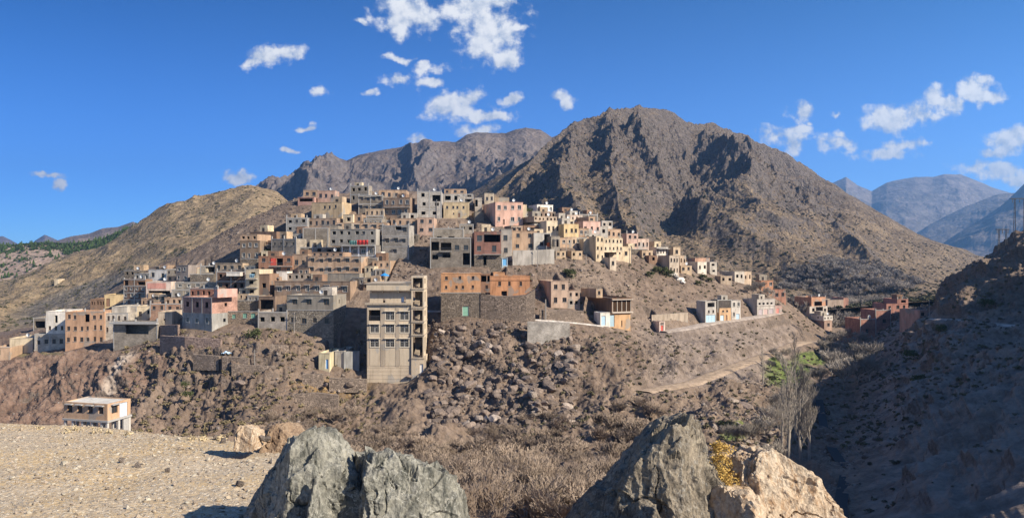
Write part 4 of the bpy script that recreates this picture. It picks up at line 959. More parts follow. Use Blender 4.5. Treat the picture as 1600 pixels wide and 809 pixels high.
# ------------------------------------------------------------------ house builder
def wall_mat(kind, col):
    L = .35 * col[0] + .45 * col[1] + .2 * col[2]; tn = (L * 1.22, L * .99, L * .74)
    col = tuple(round(min(.75, (.72 * x + .28 * y) * 1.08), 3) for x, y in zip(col, tn))
    return plaster(col) if kind == 'P' else blocks(col) if kind == 'B' else rubble(col)
def holed(mb, O, U, N, w, z0, z1, holes, mat, depth=.28):
    """a wall with openings: O start, U along, N inward; holes in wall metres"""
    xs = sorted({0.0, w, *[round(v, 3) for h in holes for v in (h[0], h[1])]}); zs = sorted({z0, z1, *[round(v, 3) for h in holes for v in (h[2], h[3])]})
    pt = lambda x, z, d=0: (O[0] + U[0] * x + N[0] * d, O[1] + U[1] * x + N[1] * d, z)
    for i in range(len(xs) - 1):
        for j in range(len(zs) - 1):
            cx = (xs[i] + xs[i + 1]) / 2; cz = (zs[j] + zs[j + 1]) / 2
            if any(h[0] < cx < h[1] and h[2] < cz < h[3] for h in holes): continue
            mb.face([pt(xs[i], zs[j]), pt(xs[i + 1], zs[j]), pt(xs[i + 1], zs[j + 1]), pt(xs[i], zs[j + 1])], mat)
    for h in holes:
        a, b, c, d = [round(v, 3) for v in h[:4]]
        mb.face([pt(a, c), pt(b, c), pt(b, c, depth), pt(a, c, depth)], mat); mb.face([pt(a, d), pt(a, d, depth), pt(b, d, depth), pt(b, d)], mat)
        mb.face([pt(a, c), pt(a, c, depth), pt(a, d, depth), pt(a, d)], mat); mb.face([pt(b, c), pt(b, d), pt(b, d, depth), pt(b, c, depth)], mat)
STY = {}
def window_mesh(w, h, style):
    """window standing in its opening; local x along wall from 0, y inward, z up from 0"""
    k = (round(w, 1), round(h, 1), style)
    if k in STY: return STY[k]
    w, h = k[0], k[1]; mb = MB(); fr = {'w': OFFW, 'H': OFFW, 'g': simple('green_paint', (.20, .36, .26))}.get(style, WOOD)
    a = mb.slot(fr); g = mb.slot(GLASS); c = mb.slot(CONC)
    t = .07 if style in 'wHg' else .06
    y0, y1 = .10, .18
    mb.box(0, t, y0, y1, 0, h, a); mb.box(w - t, w, y0, y1, 0, h, a); mb.box(t, w - t, y0, y1, 0, t, a); mb.box(t, w - t, y0, y1, h - t, h, a)
    mb.box(w / 2 - .03, w / 2 + .03, y0, y1 - .01, t, h - t, a)
    mb.box(t, w - t, y0 + .04, y0 + .06, t, h - t, a if style == 'g' else g)
    if style in 'wH':
        q = .05
        mb.box(-q, 0, -.03, .0, -q, h + q, a); mb.box(w, w + q, -.03, .0, -q, h + q, a); mb.box(0, w, -.03, 0, -q, 0, a); mb.box(0, w, -.03, 0, h, h + q, a)
    if style in 'hH': mb.box(-.2, w + .2, -.42, .0, h + .12, h + .24, c)
    else: mb.box(-.08, w + .08, -.1, 0, -.08 - (.1 if style == 'w' else 0), -(.1 if style == 'w' else 0) - .002, c)
    me = mb.mesh('window'); STY[k] = me; return me
def build_house(h):
    yaw = R(h['yaw']); S0 = h['solved'][0]; c, s = math.cos(yaw), math.sin(yaw)
    root = empty(h['name'], (float(S0[0][0]), float(S0[0][1]), float(S0[3])), yaw); tag(root, h['label'], h['cat'])
    ro = np.array((S0[0][0], S0[0][1])); rz = S0[3]
    r = random.Random(h['label'])
    for bi, (b, (A, wd, D, z0, z1, _)) in enumerate(zip(h['blocks'], h['solved'])):
        d = A - ro; ox = d[0] * c + d[1] * s; oy = -d[0] * s + d[1] * c
        z0 -= rz; z1 -= rz; H = z1 - z0
        mat = wall_mat(b['kind'], b['col'])
        lowest = b['bot'] >= max(q['bot'] for q in h['blocks']) - 4
        zb = z0 - (4.0 if lowest else 0.0)
        holes = []; wins = []; extras = []
        if b['rows'] and b['n']:
            sh = H / b['rows']; cw = wd / b['n']
            wh = wh0 = min(1.25, .42 * sh); ww = ww0 = min(1.15, .46 * cw)
            for i in range(b['rows']):
                for j in range(b['n']):
                    if (i, j) in b['miss']: continue
                    x = (j + .5) * cw - ww / 2 + r.uniform(-.09, .09) * cw; z = z0 + (i + .36) * sh + r.uniform(-.04, .04) * sh; ww = ww0 * r.uniform(.78, 1.08); wh = wh0 * r.uniform(.8, 1.05)
                    holes.append((x, x + ww, z, z + wh))
                    if b['st'] != 'o' or r.random() < .12: wins.append((x, z, ww, wh, b['st'] if b['st'] != 'o' else 'd'))
        for e in b['ex']:
            if e[0] in ('open', 'win', 'door', 'patch', 'cloth', 'glaze'):
                x0, x1, a0, a1 = e[1] * wd, e[2] * wd, z0 + e[3] * H, z0 + e[4] * H
                if e[0] in ('open', 'win', 'door', 'glaze'):
                    hb = (x0 + .0, x1, a0, a1)
                    if not any(hb[0] < q[1] and q[0] < hb[1] and hb[2] < q[3] and q[2] < hb[3] for q in holes): holes.append(hb)
                    else: holes = [q for q in holes if not (hb[0] < q[1] and q[0] < hb[1] and hb[2] < q[3] and q[2] < hb[3])] + [hb]; wins = [q for q in wins if not (hb[0] < q[0] + q[2] and q[0] < hb[1] and hb[2] < q[1] + q[3] and q[1] < hb[3])]
                if e[0] == 'win': wins.append((x0, a0, x1 - x0, a1 - a0, 'd' if b['st'] == 'o' else b['st']))
            extras.append(e)
        mb = MB(); m0 = mb.slot(mat); mc = mb.slot(CONC)
        X0, X1, Y0, Y1 = ox, ox + wd, oy, oy + D; rt = z1 - .45
        holed(mb, (X0, Y0), (1, 0), (0, 1), wd, zb, z1, holes, m0)
        # side and back walls, a couple of small openings on the long visible side
        sh2 = []
        if b['c'] is not None and b['rows'] and D > 6:
            for i in range(b['rows']):
                if r.random() < .6:
                    y = r.uniform(.3, .6) * D; z = z0 + (i + .4) * H / b['rows']; sh2.append((y, y + .7, z, z + .8))
        left = b['c'] is not None and b['c'] < b['a']
        holed(mb, (X1, Y0), (0, 1), (-1, 0), D, zb, z1, [] if left else sh2, m0)
        holed(mb, (X0, Y0), (0, 1), (1, 0), D, zb, z1, sh2 if left else [], m0)
        holed(mb, (X1, Y1), (-1, 0), (0, -1), wd, zb, z1, [], m0)
        t = .22                                             # parapet
        for (p, q, p2, q2) in (((X0, Y0), (X1, Y0), (X1 - t, Y0 + t), (X0 + t, Y0 + t)), ((X1, Y0), (X1, Y1), (X1 - t, Y1 - t), (X1 - t, Y0 + t)),
                               ((X1, Y1), (X0, Y1), (X0 + t, Y1 - t), (X1 - t, Y1 - t)), ((X0, Y1), (X0, Y0), (X0 + t, Y0 + t), (X0 + t, Y1 - t))):
            mb.face([(*p, z1), (*q, z1), (*p2, z1), (*q2, z1)], m0)
            mb.face([(*q2, z1), (*p2, z1), (*p2, rt), (*q2, rt)], m0)
        if b['kind'] == 'B' and (b['rows'] or wd > 4):
            # concrete frame showing between the blocks
            nb = max(1, b['rows'] or 1)
            for i in range(1, nb + 1):
                z = z0 + H * i / nb - .2
                if not any(q[2] < z + .2 and z < q[3] for q in holes): mb.box(X0 - .03, X1 + .03, Y0 - .035, Y0 - .002, z, z + .2, mc)
            k = max(1, int(round(wd / 3.6)))
            for i in range(k + 1):
                x = wd * i / k - (.0 if i == 0 else .22 if i == k else .11)
                segs = [q for q in holes if q[0] < x + .22 and x < q[1]]
                if not segs: mb.box(X0 + x, X0 + x + .22, Y0 - .05, Y0 - .004, z0 - 1, z1 - .21, mc)
        else:
            mb.box(X0 - .05, X1 + .05, Y0 - .06, Y0 - .003, z1 - .12, z1 + .02, mc if b['kind'] == 'S' else m0)
        link('wall', mb.mesh('wall'), root)
        mr = MB(); k = mr.slot(ROOFC)
        mr.face([(X0 + t, Y0 + t, rt), (X1 - t, Y0 + t, rt), (X1 - t, Y1 - t, rt), (X0 + t, Y1 - t, rt)], k)
        if b['rows'] > 1:
            for i in range(1, b['rows']):
                z = z0 + H * i / b['rows']; mr.face([(X0 + .02, Y0 + .3, z), (X1 - .02, Y0 + .3, z), (X1 - .02, Y1 - .02, z), (X0 + .02, Y1 - .02, z)], k)
        mr.face([(X0, Y0 + .3, z0 + .01), (X1, Y0 + .3, z0 + .01), (X1, Y1, z0 + .01), (X0, Y1, z0 + .01)], k)
        link('roof', mr.mesh('roof'), root)
        for (x, z, ww, wh, st) in wins:
            o = link('window', window_mesh(ww, wh, st), root, (X0 + x, Y0, z))
            o.scale = (ww / round(ww, 1), 1, wh / round(wh, 1))
        for e in extras:
            if e[0] in ('open', 'win'): continue
            x0, x1 = X0 + e[1] * wd if len(e) > 1 else X0, X0 + (e[2] if len(e) > 2 else 1) * wd
            q = MB()
            if e[0] == 'door':
                a0, a1 = z0 + e[3] * H, z0 + e[4] * H; k = q.slot(simple('painted_metal_door', e[5], .6)); k2 = q.slot(WHITE if max(e[5]) > .3 else WOOD)
                q.box(x0 + .06, x1 - .06, Y0 + .12, Y0 + .17, a0, a1 - .06, k)
                n = max(1, int((x1 - x0) / 1.1))
                for i in range(n + 1):
                    xx = x0 + (x1 - x0 - .06) * i / n; q.box(xx, xx + .06, Y0 + .07, Y0 + .2, a0, a1 - .06, k2)
                q.box(x0, x1, Y0 + .07, Y0 + .2, a1 - .06, a1, k2)
                link('door', q.mesh('door'), root)
            elif e[0] == 'patch':
                a0, a1 = z0 + e[3] * H, z0 + e[4] * H; k = q.slot(plaster(e[5])); q.box(x0, x1, Y0 - .06, Y0 - .003, a0, a1, k); link('painted_panel', q.mesh('painted_panel'), root)
            elif e[0] == 'cloth':
                a0, a1 = z0 + e[3] * H, z0 + e[4] * H; k = q.slot(simple('hanging_cloth', e[5], .95, .05)); n = 10
                for i in range(n):
                    f0, f1 = i / n, (i + 1) / n; w0, w1 = .08 * math.sin(f0 * 20), .08 * math.sin(f1 * 20); dz = .25 * r.random()
                    q.face([(x0 + (x1 - x0) * f0, Y0 - .9 + w0, a0 + dz), (x0 + (x1 - x0) * f1, Y0 - .9 + w1, a0 + dz), (x0 + (x1 - x0) * f1, Y0 - .85 + w1, a1), (x0 + (x1 - x0) * f0, Y0 - .85 + w0, a1)], k)
                oo = link('washing', q.mesh('washing'), None, (float(S0[0][0]), float(S0[0][1]), float(S0[3])), yaw)
                tag(oo, {0.62: 'bright red rugs hung over the terrace of the big grey house', 0.14: 'green cloth hanging beside the red rugs', 0.25: 'blue-green cloth hanging on the cream balcony stack'}[e[5][0]], 'laundry')
                q2 = MB()
            elif e[0] == 'balcony':
                z = z0 + e[3] * H; k = q.slot(CONC); k2 = q.slot(STEEL)
                q.box(x0, x1, Y0 - 1.0, Y0 - .003, z - .14, z, k)
                q.box(x0, x1, Y0 - 1.0, Y0 - .96, z + .85, z + .9, k2)
                n = max(2, int((x1 - x0) / .25))
                for i in range(n + 1):
                    xx = x0 + (x1 - x0 - .03) * i / n; q.box(xx, xx + .03, Y0 - .99, Y0 - .96, z, z + .85, k2)
                link('balcony', q.mesh('balcony'), root)
            elif e[0] == 'band':
                z = z0 + e[3] * H; k = q.slot(mat); q.box(x0, x1, Y0 - .12, Y0 - .003, z - .1, z + .1, k); link('cornice', q.mesh('cornice'), root)
            elif e[0] == 'frames':
                k = q.slot(WHITE)
                for i in range(5): q.box(X0 + wd * i / 4 - (.22 if i else 0), X0 + wd * i / 4 + (.22 if i < 4 else 0), Y0 - .06, Y0 - .003, z0, z1 - .3, k)
                q.box(X0, X1, Y0 - .08, Y0 - .062, z1 - .3, z1, k); q.box(X0, X1, Y0 - .08, Y0 - .062, z0 + .2 * H, z0 + .2 * H + .2, k); link('concrete_frame', q.mesh('concrete_frame'), root)
            elif e[0] == 'glaze':
                a0, a1 = z0 + e[3] * H, z0 + e[4] * H; k = q.slot(simple('pale_frame', (.50, .42, .34))); g = q.slot(simple('brown_glass', (.06, .035, .02), .2, .5))
                q.box(x0, x1, Y0 + .1, Y0 + .14, a0, a1, g)
                for i in range(5): xx = x0 + (x1 - x0 - .14) * i / 4; q.box(xx, xx + .14, Y0 - .02, Y0 + .09, a0, a1, k)
                q.box(X0 - .1, X1 + .1, Y0 - .5, Y0 - .003, a0 - .35, a0 - .02, k); q.box(X0 - .1, X1 + .1, Y0 - .5, Y0 - .003, a1 + .02, a1 + .2, k)
                link('glazed_front', q.mesh('glazed_front'), root)
    A, wd, D, z0, z1, _ = h['solved'][-1 if len(h['blocks']) > 1 and h['blocks'][-1]['top'] <= h['blocks'][0]['top'] else 0]
    d = A - ro; ox = d[0] * c + d[1] * s; oy = -d[0] * s + d[1] * c; zt = z1 - rz
    if h['cat'] == 'house' and wd > 4:
        if h['blocks'][0]['kind'] == 'B' and r.random() < .6: h['extra'].add('posts')
        if r.random() < .4: h['extra'].add('dish')
        if r.random() < .45: h['extra'].add('room')
    if 'room' in h['extra']:
        q = MB(); kk = q.slot(wall_mat(r.choice('PB'), r.choice([TANW, LGREY, GREY, CREAM, BRWN]))); k3 = q.slot(DARK); w_ = r.uniform(2.0, 3.2); x = ox + r.uniform(.1, .9) * max(.1, wd - w_); hh = r.uniform(1.1, 2.1); yy_ = oy + min(2.2, D * .35)
        q.box(x, x + w_, yy_, min(oy + D - .3, yy_ + 3.0), zt - .44, zt + hh, kk); q.box(x + w_ * .3, x + w_ * .6, yy_ - .02, yy_ - .002, zt - .3, zt + hh * .6, k3)  # dark panel painted on as a shaded doorway
        link('stair_house', q.mesh('stair_house'), root)
    if 'posts' in h['extra']:
        k = max(2, int(wd / 3.6))
        for i in range(k + 1):
            q = MB(); kk = q.slot(CONC); k3 = q.slot(STEEL); x = ox + (wd - .25) * i / k; hh = r.uniform(.35, .9)
            q.box(x, x + .25, oy, oy + .25, zt - .02, zt + hh, kk)
            for a_ in (.04, .18): q.box(x + a_, x + a_ + .03, oy + .1, oy + .13, zt + hh, zt + hh + r.uniform(.3, .7), k3)
            link('roof_post', q.mesh('roof_post'), root)
    if 'dish' in h['extra']:
        q = MB(); kk = q.slot(simple('grey_dish', (.6, .6, .58), .5)); k2 = q.slot(STEEL)
        cx, cy = ox + wd * .7, oy + 1.2; n = 12; R0 = .45
        q.tube((cx, cy, zt - .45), (cx, cy, zt + .5), .03, .03, 5, k2)
        ctr = (cx, cy - .05, zt + .7)
        for i in range(n):
            a, b2 = 2 * math.pi * i / n, 2 * math.pi * (i + 1) / n
            q.face([ctr, (cx + R0 * math.cos(a), cy - .22, zt + .7 + R0 * math.sin(a)), (cx + R0 * math.cos(b2), cy - .22, zt + .7 + R0 * math.sin(b2))], kk)
        link('satellite_dish', q.mesh('satellite_dish'), root)
    if 'overhang' in h['extra']:
        q = MB(); kk = q.slot(CONC); q.box(ox - .3, ox + wd + .3, oy - 1.1, oy - .003, zt - .55, zt - .25, kk); link('roof_slab', q.mesh('roof_slab'), root)
    if 'pole' in h['extra']:
        pass
    return root
for h in HOUSES: build_house(h)

# ------------------------------------------------------------------ the beige apartment tower
def tower():
    Y = 156.0; m = Y / F
    x0 = (573.5 - CX) * m; root = empty('apartment_tower', (x0, Y, (CY - 601) * m))
    tag(root, 'tall narrow beige apartment tower with open stair bays, taller than every other house', 'apartment tower')
    X = lambda px: (px - 573.5) * m
    Z = lambda py: (601 - py) * m
    BEI = plaster((.56, .45, .32), .10); BEI2 = plaster((.42, .34, .25), .12); PAN = plaster((.56, .455, .325), .08)
    w = X(643); D = 12.5
    wx = [(579, 591.5), (603, 616), (625.5, 638.5)]; rows = [(487, 499), (507, 519), (529.5, 541.5)]
    mb = MB(); a = mb.slot(BEI); b = mb.slot(BEI2); pn = mb.slot(PAN)
    holes = []
    wins = []
    for ri, (t, bt) in enumerate(rows):
        for ci, (l, r_) in enumerate(wx):
            if ri == 0 and ci == 0: holes.append((X(576), X(595), Z(501), Z(484))); continue
            holes.append((X(l), X(r_), Z(bt), Z(t))); wins.append((X(l), Z(bt), X(r_) - X(l), Z(t) - Z(bt)))
    holed(mb, (0, 0), (1, 0), (0, 1), w, -4, Z(474.5), holes, a, .3)
    holed(mb, (0, 0), (0, 1), (1, 0), D, -4, Z(474.5), [], a); holed(mb, (w, D), (-1, 0), (0, -1), w, -4, Z(474.5), [], a)
    # pilaster strips and pale inset panels, block courses on the plinth
    for l, r_ in ((573.5, 576), (594.5, 601.5), (618, 624), (639.5, 643)): mb.box(X(l), X(r_), -.07, -.003, Z(572), Z(476), b)
    for l, r_ in wx: mb.box(X(l - 1), X(r_ + 1.5), -.05, -.003, Z(571), Z(545), pn)
    for py in (574, 580, 586, 592, 597): mb.box(0, w, -.03, -.003, Z(py) - .03, Z(py) + .03, b)
    mb.box(-.35, w, -.45, -.003, Z(476), Z(473), b)
    # recessed top storey
    holed(mb, (0.4, .9), (1, 0), (0, 1), w - .4, Z(474.5), Z(454), [(X(623), X(630), Z(472), Z(464)), (X(594), X(598), Z(473), Z(467))], a)
    holed(mb, (0.4, .9), (0, 1), (1, 0), D - .9, Z(474.5), Z(454), [], a)
    mb.face([(0, 0, Z(474.5)), (w, 0, Z(474.5)), (w, D, Z(474.5)), (0, D, Z(474.5))], b)
    # parapet box on top
    mb.box(-.1, w, -.25, D, Z(454), Z(443.5), a); mb.box(-.25, w, -.4, D, Z(443.5), Z(442), b)
    mb.box(-.1, w, -.3, -.252, Z(454), Z(452.5), b)
    for l in (579, 597, 622): mb.box(X(l), X(l) + .18, -.1, .9, Z(457), Z(454) - .003, b)
    link('wall', mb.mesh('wall'), root)
    # stair bays
    sb = MB(); a = sb.slot(BEI); b = sb.slot(BEI2)
    xl, xr = w, X(662.5); bays = [(434, 450), (455, 479), (484, 501), (505, 522), (526, 558)]
    hl = [(.3, xr - xl - .25, Z(q), Z(p)) for p, q in bays] + [(X(656) - xl, X(661.5) - xl, Z(583), Z(568))]
    holed(sb, (xl, -.3), (1, 0), (0, 1), xr - xl, -4, Z(431), hl, a, .35)
    holed(sb, (xl, -.3), (0, 1), (1, 0), .3, -4, Z(431), [], a)
    sh = [(1.0, 3.4, Z(q) + .9, Z(p) - .2) for p, q in bays]
    holed(sb, (xr, -.3), (0, 1), (-1, 0), 6.0, -4, Z(431), sh, a)
    holed(sb, (xr, 5.7), (-1, 0), (0, -1), xr - xl, -4, Z(431), [], a); holed(sb, (xl, .0), (0, 1), (1, 0), 5.7, Z(443), Z(431), [], a)
    sb.face([(xl, -.3, Z(431)), (xr, -.3, Z(431)), (xr, 5.7, Z(431)), (xl, 5.7, Z(431))], b)
    sb.box(xr + .003, X(666), -.2, 4, -4, Z(555), a)
    link('stair_bay', sb.mesh('stair_bay'), root)
    for k, (p, q) in enumerate(bays):
        s_ = MB(); b_ = s_.slot(BEI2); s_.box(xl - .05, xr + .1, -.42, 5.6, Z(q) - .32, Z(q) - .02, b_); link('landing', s_.mesh('landing'), root)
        rl = MB(); st = rl.slot(simple('rusty_rail', (.10, .07, .05), .7)); z = Z(q)
        rl.box(xl + .3, xr - .25, -.2, -.16, z + .95, z + 1.0, st)
        for i in range(11): xx = xl + .32 + (xr - xl - .6) * i / 10; rl.box(xx, xx + .03, -.2, -.17, z, z + .95, st)
        link('railing', rl.mesh('railing'), root)
        f = MB(); ff = f.slot(BEI2); n = 8
        for i in range(n): f.box(xl + .3, xl + 1.3, .6 + i * .5, 1.1 + i * .5, Z(q), Z(q) + (i + 1) * .16, ff)
        link('stair_flight', f.mesh('stair_flight'), root)
    WF = MB(); wf = WF.slot(simple('pale_frame', (.50, .42, .34))); g = WF.slot(GLASS); ir = WF.slot(simple('grey_grille', (.30, .28, .25)))
    ww, wh = wins[0][2], wins[0][3]
    fm = MB(); k = fm.slot(simple('window_surround', (.60, .52, .40))); fm.box(-.18, 0, -.1, 0, -.18, wh + .1, k); fm.box(ww, ww + .18, -.1, 0, -.18, wh + .1, k); fm.box(0, ww, -.1, 0, -.18, 0, k)
    fm.box(-.3, ww + .3, -.42, 0, wh + .1, wh + .24, k)
    pm = MB(); g = pm.slot(GLASS); pm.box(0, ww, .16, .19, 0, wh, g)
    gm = MB(); k = gm.slot(simple('grey_grille', (.30, .28, .25)))
    for i in range(6): gm.box(ww * i / 5 - .02, ww * i / 5 + .02, -.06, -.02, 0, wh, k)
    for i in range(4): gm.box(0, ww, -.055, -.025, wh * (i + .5) / 4 - .02, wh * (i + .5) / 4 + .02, k)
    bm_ = MB(); k = bm_.slot(WHITE); bm_.box(ww / 2 - .04, ww / 2 + .04, .1, .15, 0, wh, k); bm_.box(0, ww, .1, .15, wh * .62, wh * .62 + .06, k)
    fme, pme, gme, bme = fm.mesh('window'), pm.mesh('pane'), gm.mesh('grille'), bm_.mesh('sash')
    for (x, z, _, _) in wins:
        o = link('window', fme, root, (x, 0, z)); link('pane', pme, o); link('grille', gme, o); link('sash', bme, o)
    q = MB(); k = q.slot(STEEL); x1, x2, zz = X(576), X(595), Z(501)
    q.box(x1, x2, .04, .08, zz + 1.0, zz + 1.06, k)
    for i in range(14): xx = x1 + (x2 - x1 - .03) * i / 13; q.box(xx, xx + .03, .04, .07, zz, zz + 1.0, k)
    link('railing', q.mesh('railing'), root)
    q = MB(); k = q.slot(DARK); q.box(0.3, w - .3, 3.0, 3.1, -2, Z(474.5) - .01, k); link('inner_wall', q.mesh('inner_wall'), root)
    q = MB(); k = q.slot(simple('blue_grey_shutter', (.40, .48, .55))); q.box(X(623), X(630), .95, 1.0, Z(472), Z(464), k); link('shutter', q.mesh('shutter'), root)
    q = MB(); k = q.slot(WHITE); q.box(X(656), X(661.5), -.12, -.06, Z(583), Z(568), k); link('door', q.mesh('door'), root)
    # outside stair going down to the left
    q = MB(); k = q.slot(BEI2); k2 = q.slot(STEEL); n = 18
    for i in range(n):
        xx = X(661) - (X(661) - X(624)) * (i + 1) / n; zz = Z(584.5) - (Z(584.5) - Z(604)) * (i + 1) / n
        q.box(xx, xx + (X(661) - X(624)) / n + .02, -2.1, -.65, zz - .25, zz + .02, k)
        if i % 1 == 0: q.box(xx + .1, xx + .14, -2.1, -2.06, zz, zz + .9, k2)
    q.box(X(654), X(666), -2.2, -.31, Z(584.5) - .3, Z(584.5), k)
    link('outside_stair', q.mesh('outside_stair'), root)
tower()

# ------------------------------------------------------------------ the house on stilts at the lower left
def stilt_house():
    YS = 104.0; m = YS / F
    yaw = R(-14.0)
    c, s = math.cos(yaw), math.sin(yaw)
    # near right corner of the walls at px 168, row 662 (bottom), 636 (top)
    Nx, Ny = (168 - CX) * m, YS
    def along(px):       # distance from the corner towards the left end so that it reaches px
        k = (px - CX) / F; return (Nx - k * Ny) / (c - k * s)
    W = along(100); k = (204 - CX) / F; D = (k * Ny - Nx) / (-s - k * c)
    D = min(max(D, 4.0), 14)
    root = empty('house_on_stilts', (Nx - W * c, Ny - W * s, (CY - 657) * m), yaw)
    tag(root, 'small orange-tan house raised on white concrete stilts, alone on the near slope', 'house on stilts')
    H = (660 - 634) * m
    mw = plaster((.52, .34, .21), .12); mb = MB(); a = mb.slot(mw)
    holes = [(W * f - .42, W * f + .42, H * .38, H * .8) for f in (.14, .37, .61, .85)]
    sh = [(D * .18, D * .18 + 1.1, H * .35, H * .8), (D * .52, D * .52 + 1.5, .0, H * .86)]
    holed(mb, (0, 0), (1, 0), (0, 1), W, 0, H, holes, a, .25)
    holed(mb, (W, 0), (0, 1), (-1, 0), D, 0, H, sh, a, .25)
    holed(mb, (0, 0), (0, 1), (1, 0), D, 0, H, [], a); holed(mb, (W, D), (-1, 0), (0, -1), W, 0, H, [], a)
    t = .2; 
    for (p, q, p2, q2) in (((0, 0), (W, 0), (W - t, t), (t, t)), ((W, 0), (W, D), (W - t, D - t), (W - t, t)), ((W, D), (0, D), (t, D - t), (W - t, D - t)), ((0, D), (0, 0), (t, t), (t, D - t))):
        mb.face([(*p, H), (*q, H), (*p2, H), (*q2, H)], a); mb.face([(*q2, H), (*p2, H), (*p2, H - .15), (*q2, H - .15)], a)
    link('wall', mb.mesh('wall'), root)
    q = MB(); k = q.slot(plaster((.60, .56, .48), .12)); q.box(t, W - t, t, D - t, H - .35, H - .12, k); link('roof', q.mesh('roof'), root)
    q = MB(); k = q.slot(CONC); q.box(-.15, W + .15, -.15, D + .15, -.28, -.004, k); link('floor_slab', q.mesh('floor_slab'), root)
    for h in holes: link('window', window_mesh(h[1] - h[0], h[3] - h[2], 'h'), root, (h[0], 0, h[2]))
    o = link('window', window_mesh(1.1, H * .45, 'h'), root, (W, sh[0][0], sh[0][2]), R(90))
    q = MB(); k = q.slot(simple('pale_blue_door', (.45, .52, .62))); q.box(W - .16, W - .1, sh[1][0], sh[1][1], 0, sh[1][3], k); link('door', q.mesh('door'), root)
    wp = simple('white_post', (.50, .46, .40)); pm = MB(); k = pm.slot(wp); pm.box(-.16, .16, -.16, .16, -5.5, -.285, k); pme = pm.mesh('stilt')
    for f in (.02, .2, .42, .64, .86, 1.0):
        for g in (.03, .5, .97): link('stilt', pme, root, (W * f if f < 1 else W - .16, D * g, 0))
    q = MB(); k = q.slot(CONC); q.box(W - .3, W - .05, D * .7, D * .95, -5, -.285, k); link('side_wall', q.mesh('side_wall'), root)
    return root
stilt_house()
# ------------------------------------------------------------------ stones
import bmesh
def ico(n):
    bm = bmesh.new(); bmesh.ops.create_icosphere(bm, subdivisions=n, radius=1)
    v = np.array([q.co[:] for q in bm.verts]); f = np.array([[w.index for w in q.verts] for q in bm.faces]); bm.free(); return v, f
ICO1, ICO2, ICO3 = ico(1), ico(2), ico(3)
def stone(seed, base, planes=9, rough=.12):
    r = np.random.RandomState(seed); v, f = base
    n = r.normal(size=(planes, 3)); n /= np.linalg.norm(n, axis=1)[:, None]; d = r.uniform(.46, .88, planes)
    t = v @ n.T; rad = np.where(t > .05, d[None] / np.maximum(t, .05), 9).min(1); rad = np.minimum(rad, 1.15)
    rad = rad * (1 + rough * pnoise(v[:, 0] * 2.5, v[:, 1] * 2.5, v[:, 2] * 2.5, seed))
    w = v * rad[:, None] * np.array([1, r.uniform(.65, .95), r.uniform(.55, .85)]); return w, f
def stone_mat(name, c, ts=1.0):
    m, t, b, co = new_mat(name)
    oi = t.node('ShaderNodeObjectInfo')
    n = t.noise(co, 1.6 * ts, 6, .7); n2 = t.noise(co, 7 * ts, 5, .7)
    col = t.mix(t.ramp(n, .3, .7), rgb([x * .62 for x in c]), rgb([x * 1.3 for x in c]))
    col = t.mix(t.math('MULTIPLY', t.ramp(n2, .5, .7), .5), col, rgb([min(.8, x * 1.7) for x in c]))
    k = t.node('ShaderNodeMapRange'); t.l.new(oi.outputs['Random'], k.inputs[0]); k.inputs[3].default_value = .7; k.inputs[4].default_value = 1.25
    col = t.mix(1.0, col, k.outputs[0], 'MULTIPLY')
    t.l.new(col, b.inputs['Base Color']); bump(t, b, t.math('ADD', n2, n), .8, .15 / ts); return m
BROCK = stone_mat('brown_boulder', (.195, .150, .12)); PROCK = stone_mat('pale_boulder', (.30, .245, .20)); WROCK = stone_mat('whitish_boulder', (.60, .54, .46))
stones = [stone(100 + i, ICO3, 9 + i % 5, .09) for i in range(7)]; small = [stone(200 + i, ICO1, 7, .1) for i in range(8)]
def me_of(name, vf, mat, smooth=False):
    return merged_instances(name, [vf], [(0, np.zeros(3), np.ones(3), np.eye(3))], [mat], smooth)
SB = [me_of('boulder', s, BROCK) for s in stones]; SP = [me_of('boulder', s, PROCK) for s in stones]; SW = me_of('boulder', stones[0], WROCK)
# zones: px0, px1, row0, row1, count, size range (m), pale share
ZONES = [(668,900,496,672,4200,.3,2.3,.12,'on the rocky slope right of the beige apartment tower'),
 (655,775,348,378,600,.3,1.3,.2,'among the rubble below the ochre house near the hilltop'),
 (560,675,385,440,700,.3,1.5,.2,'on the rubble mound between the grey houses and the tower'),
 (330,520,312,372,1100,.3,1.6,.1,'on the bare left shoulder of the village hill'),
 (790,1010,402,470,1400,.25,1.3,.3,'on the slope below the cream terrace houses'),
 (200,575,520,690,4200,.22,1.3,.08,'on the terraced slope left of the beige tower'),
 (0,210,550,680,1500,.2,.8,.2,'on the reddish bluff behind the house on stilts'),
 (890,1060,520,700,1500,.22,1.3,.2,'on the eroded slope below the brown glazed house'),
 (1050,1210,598,712,1300,.25,1.5,.7,'in the pale rubble below the dirt track'),
 (1000,1240,505,600,900,.15,.6,.5,'on the grey scree above the dirt track'),
 (1000,1200,425,500,700,.3,1.3,.3,'on the ridge slope above the garages'),
 (1190,1300,560,620,90,.3,1.1,.9,'around the green plots in the gorge'),
 (1280,1345,640,809,420,.2,.9,.6,'in the shaded stream bed'),
 (1340,1600,500,809,1300,.3,1.4,.0,'on the shaded slope at the right')]
cand = []
TP = np.concatenate([B for k, (B, wd) in track_pts.items()])
def off_track(p, m=.6):
    return np.hypot(TP[:, 0] - p[0], TP[:, 1] - p[1]).min() > 2.2 + m
rs = np.random.RandomState(3)
vis = np.ones(Gpx.shape, bool)
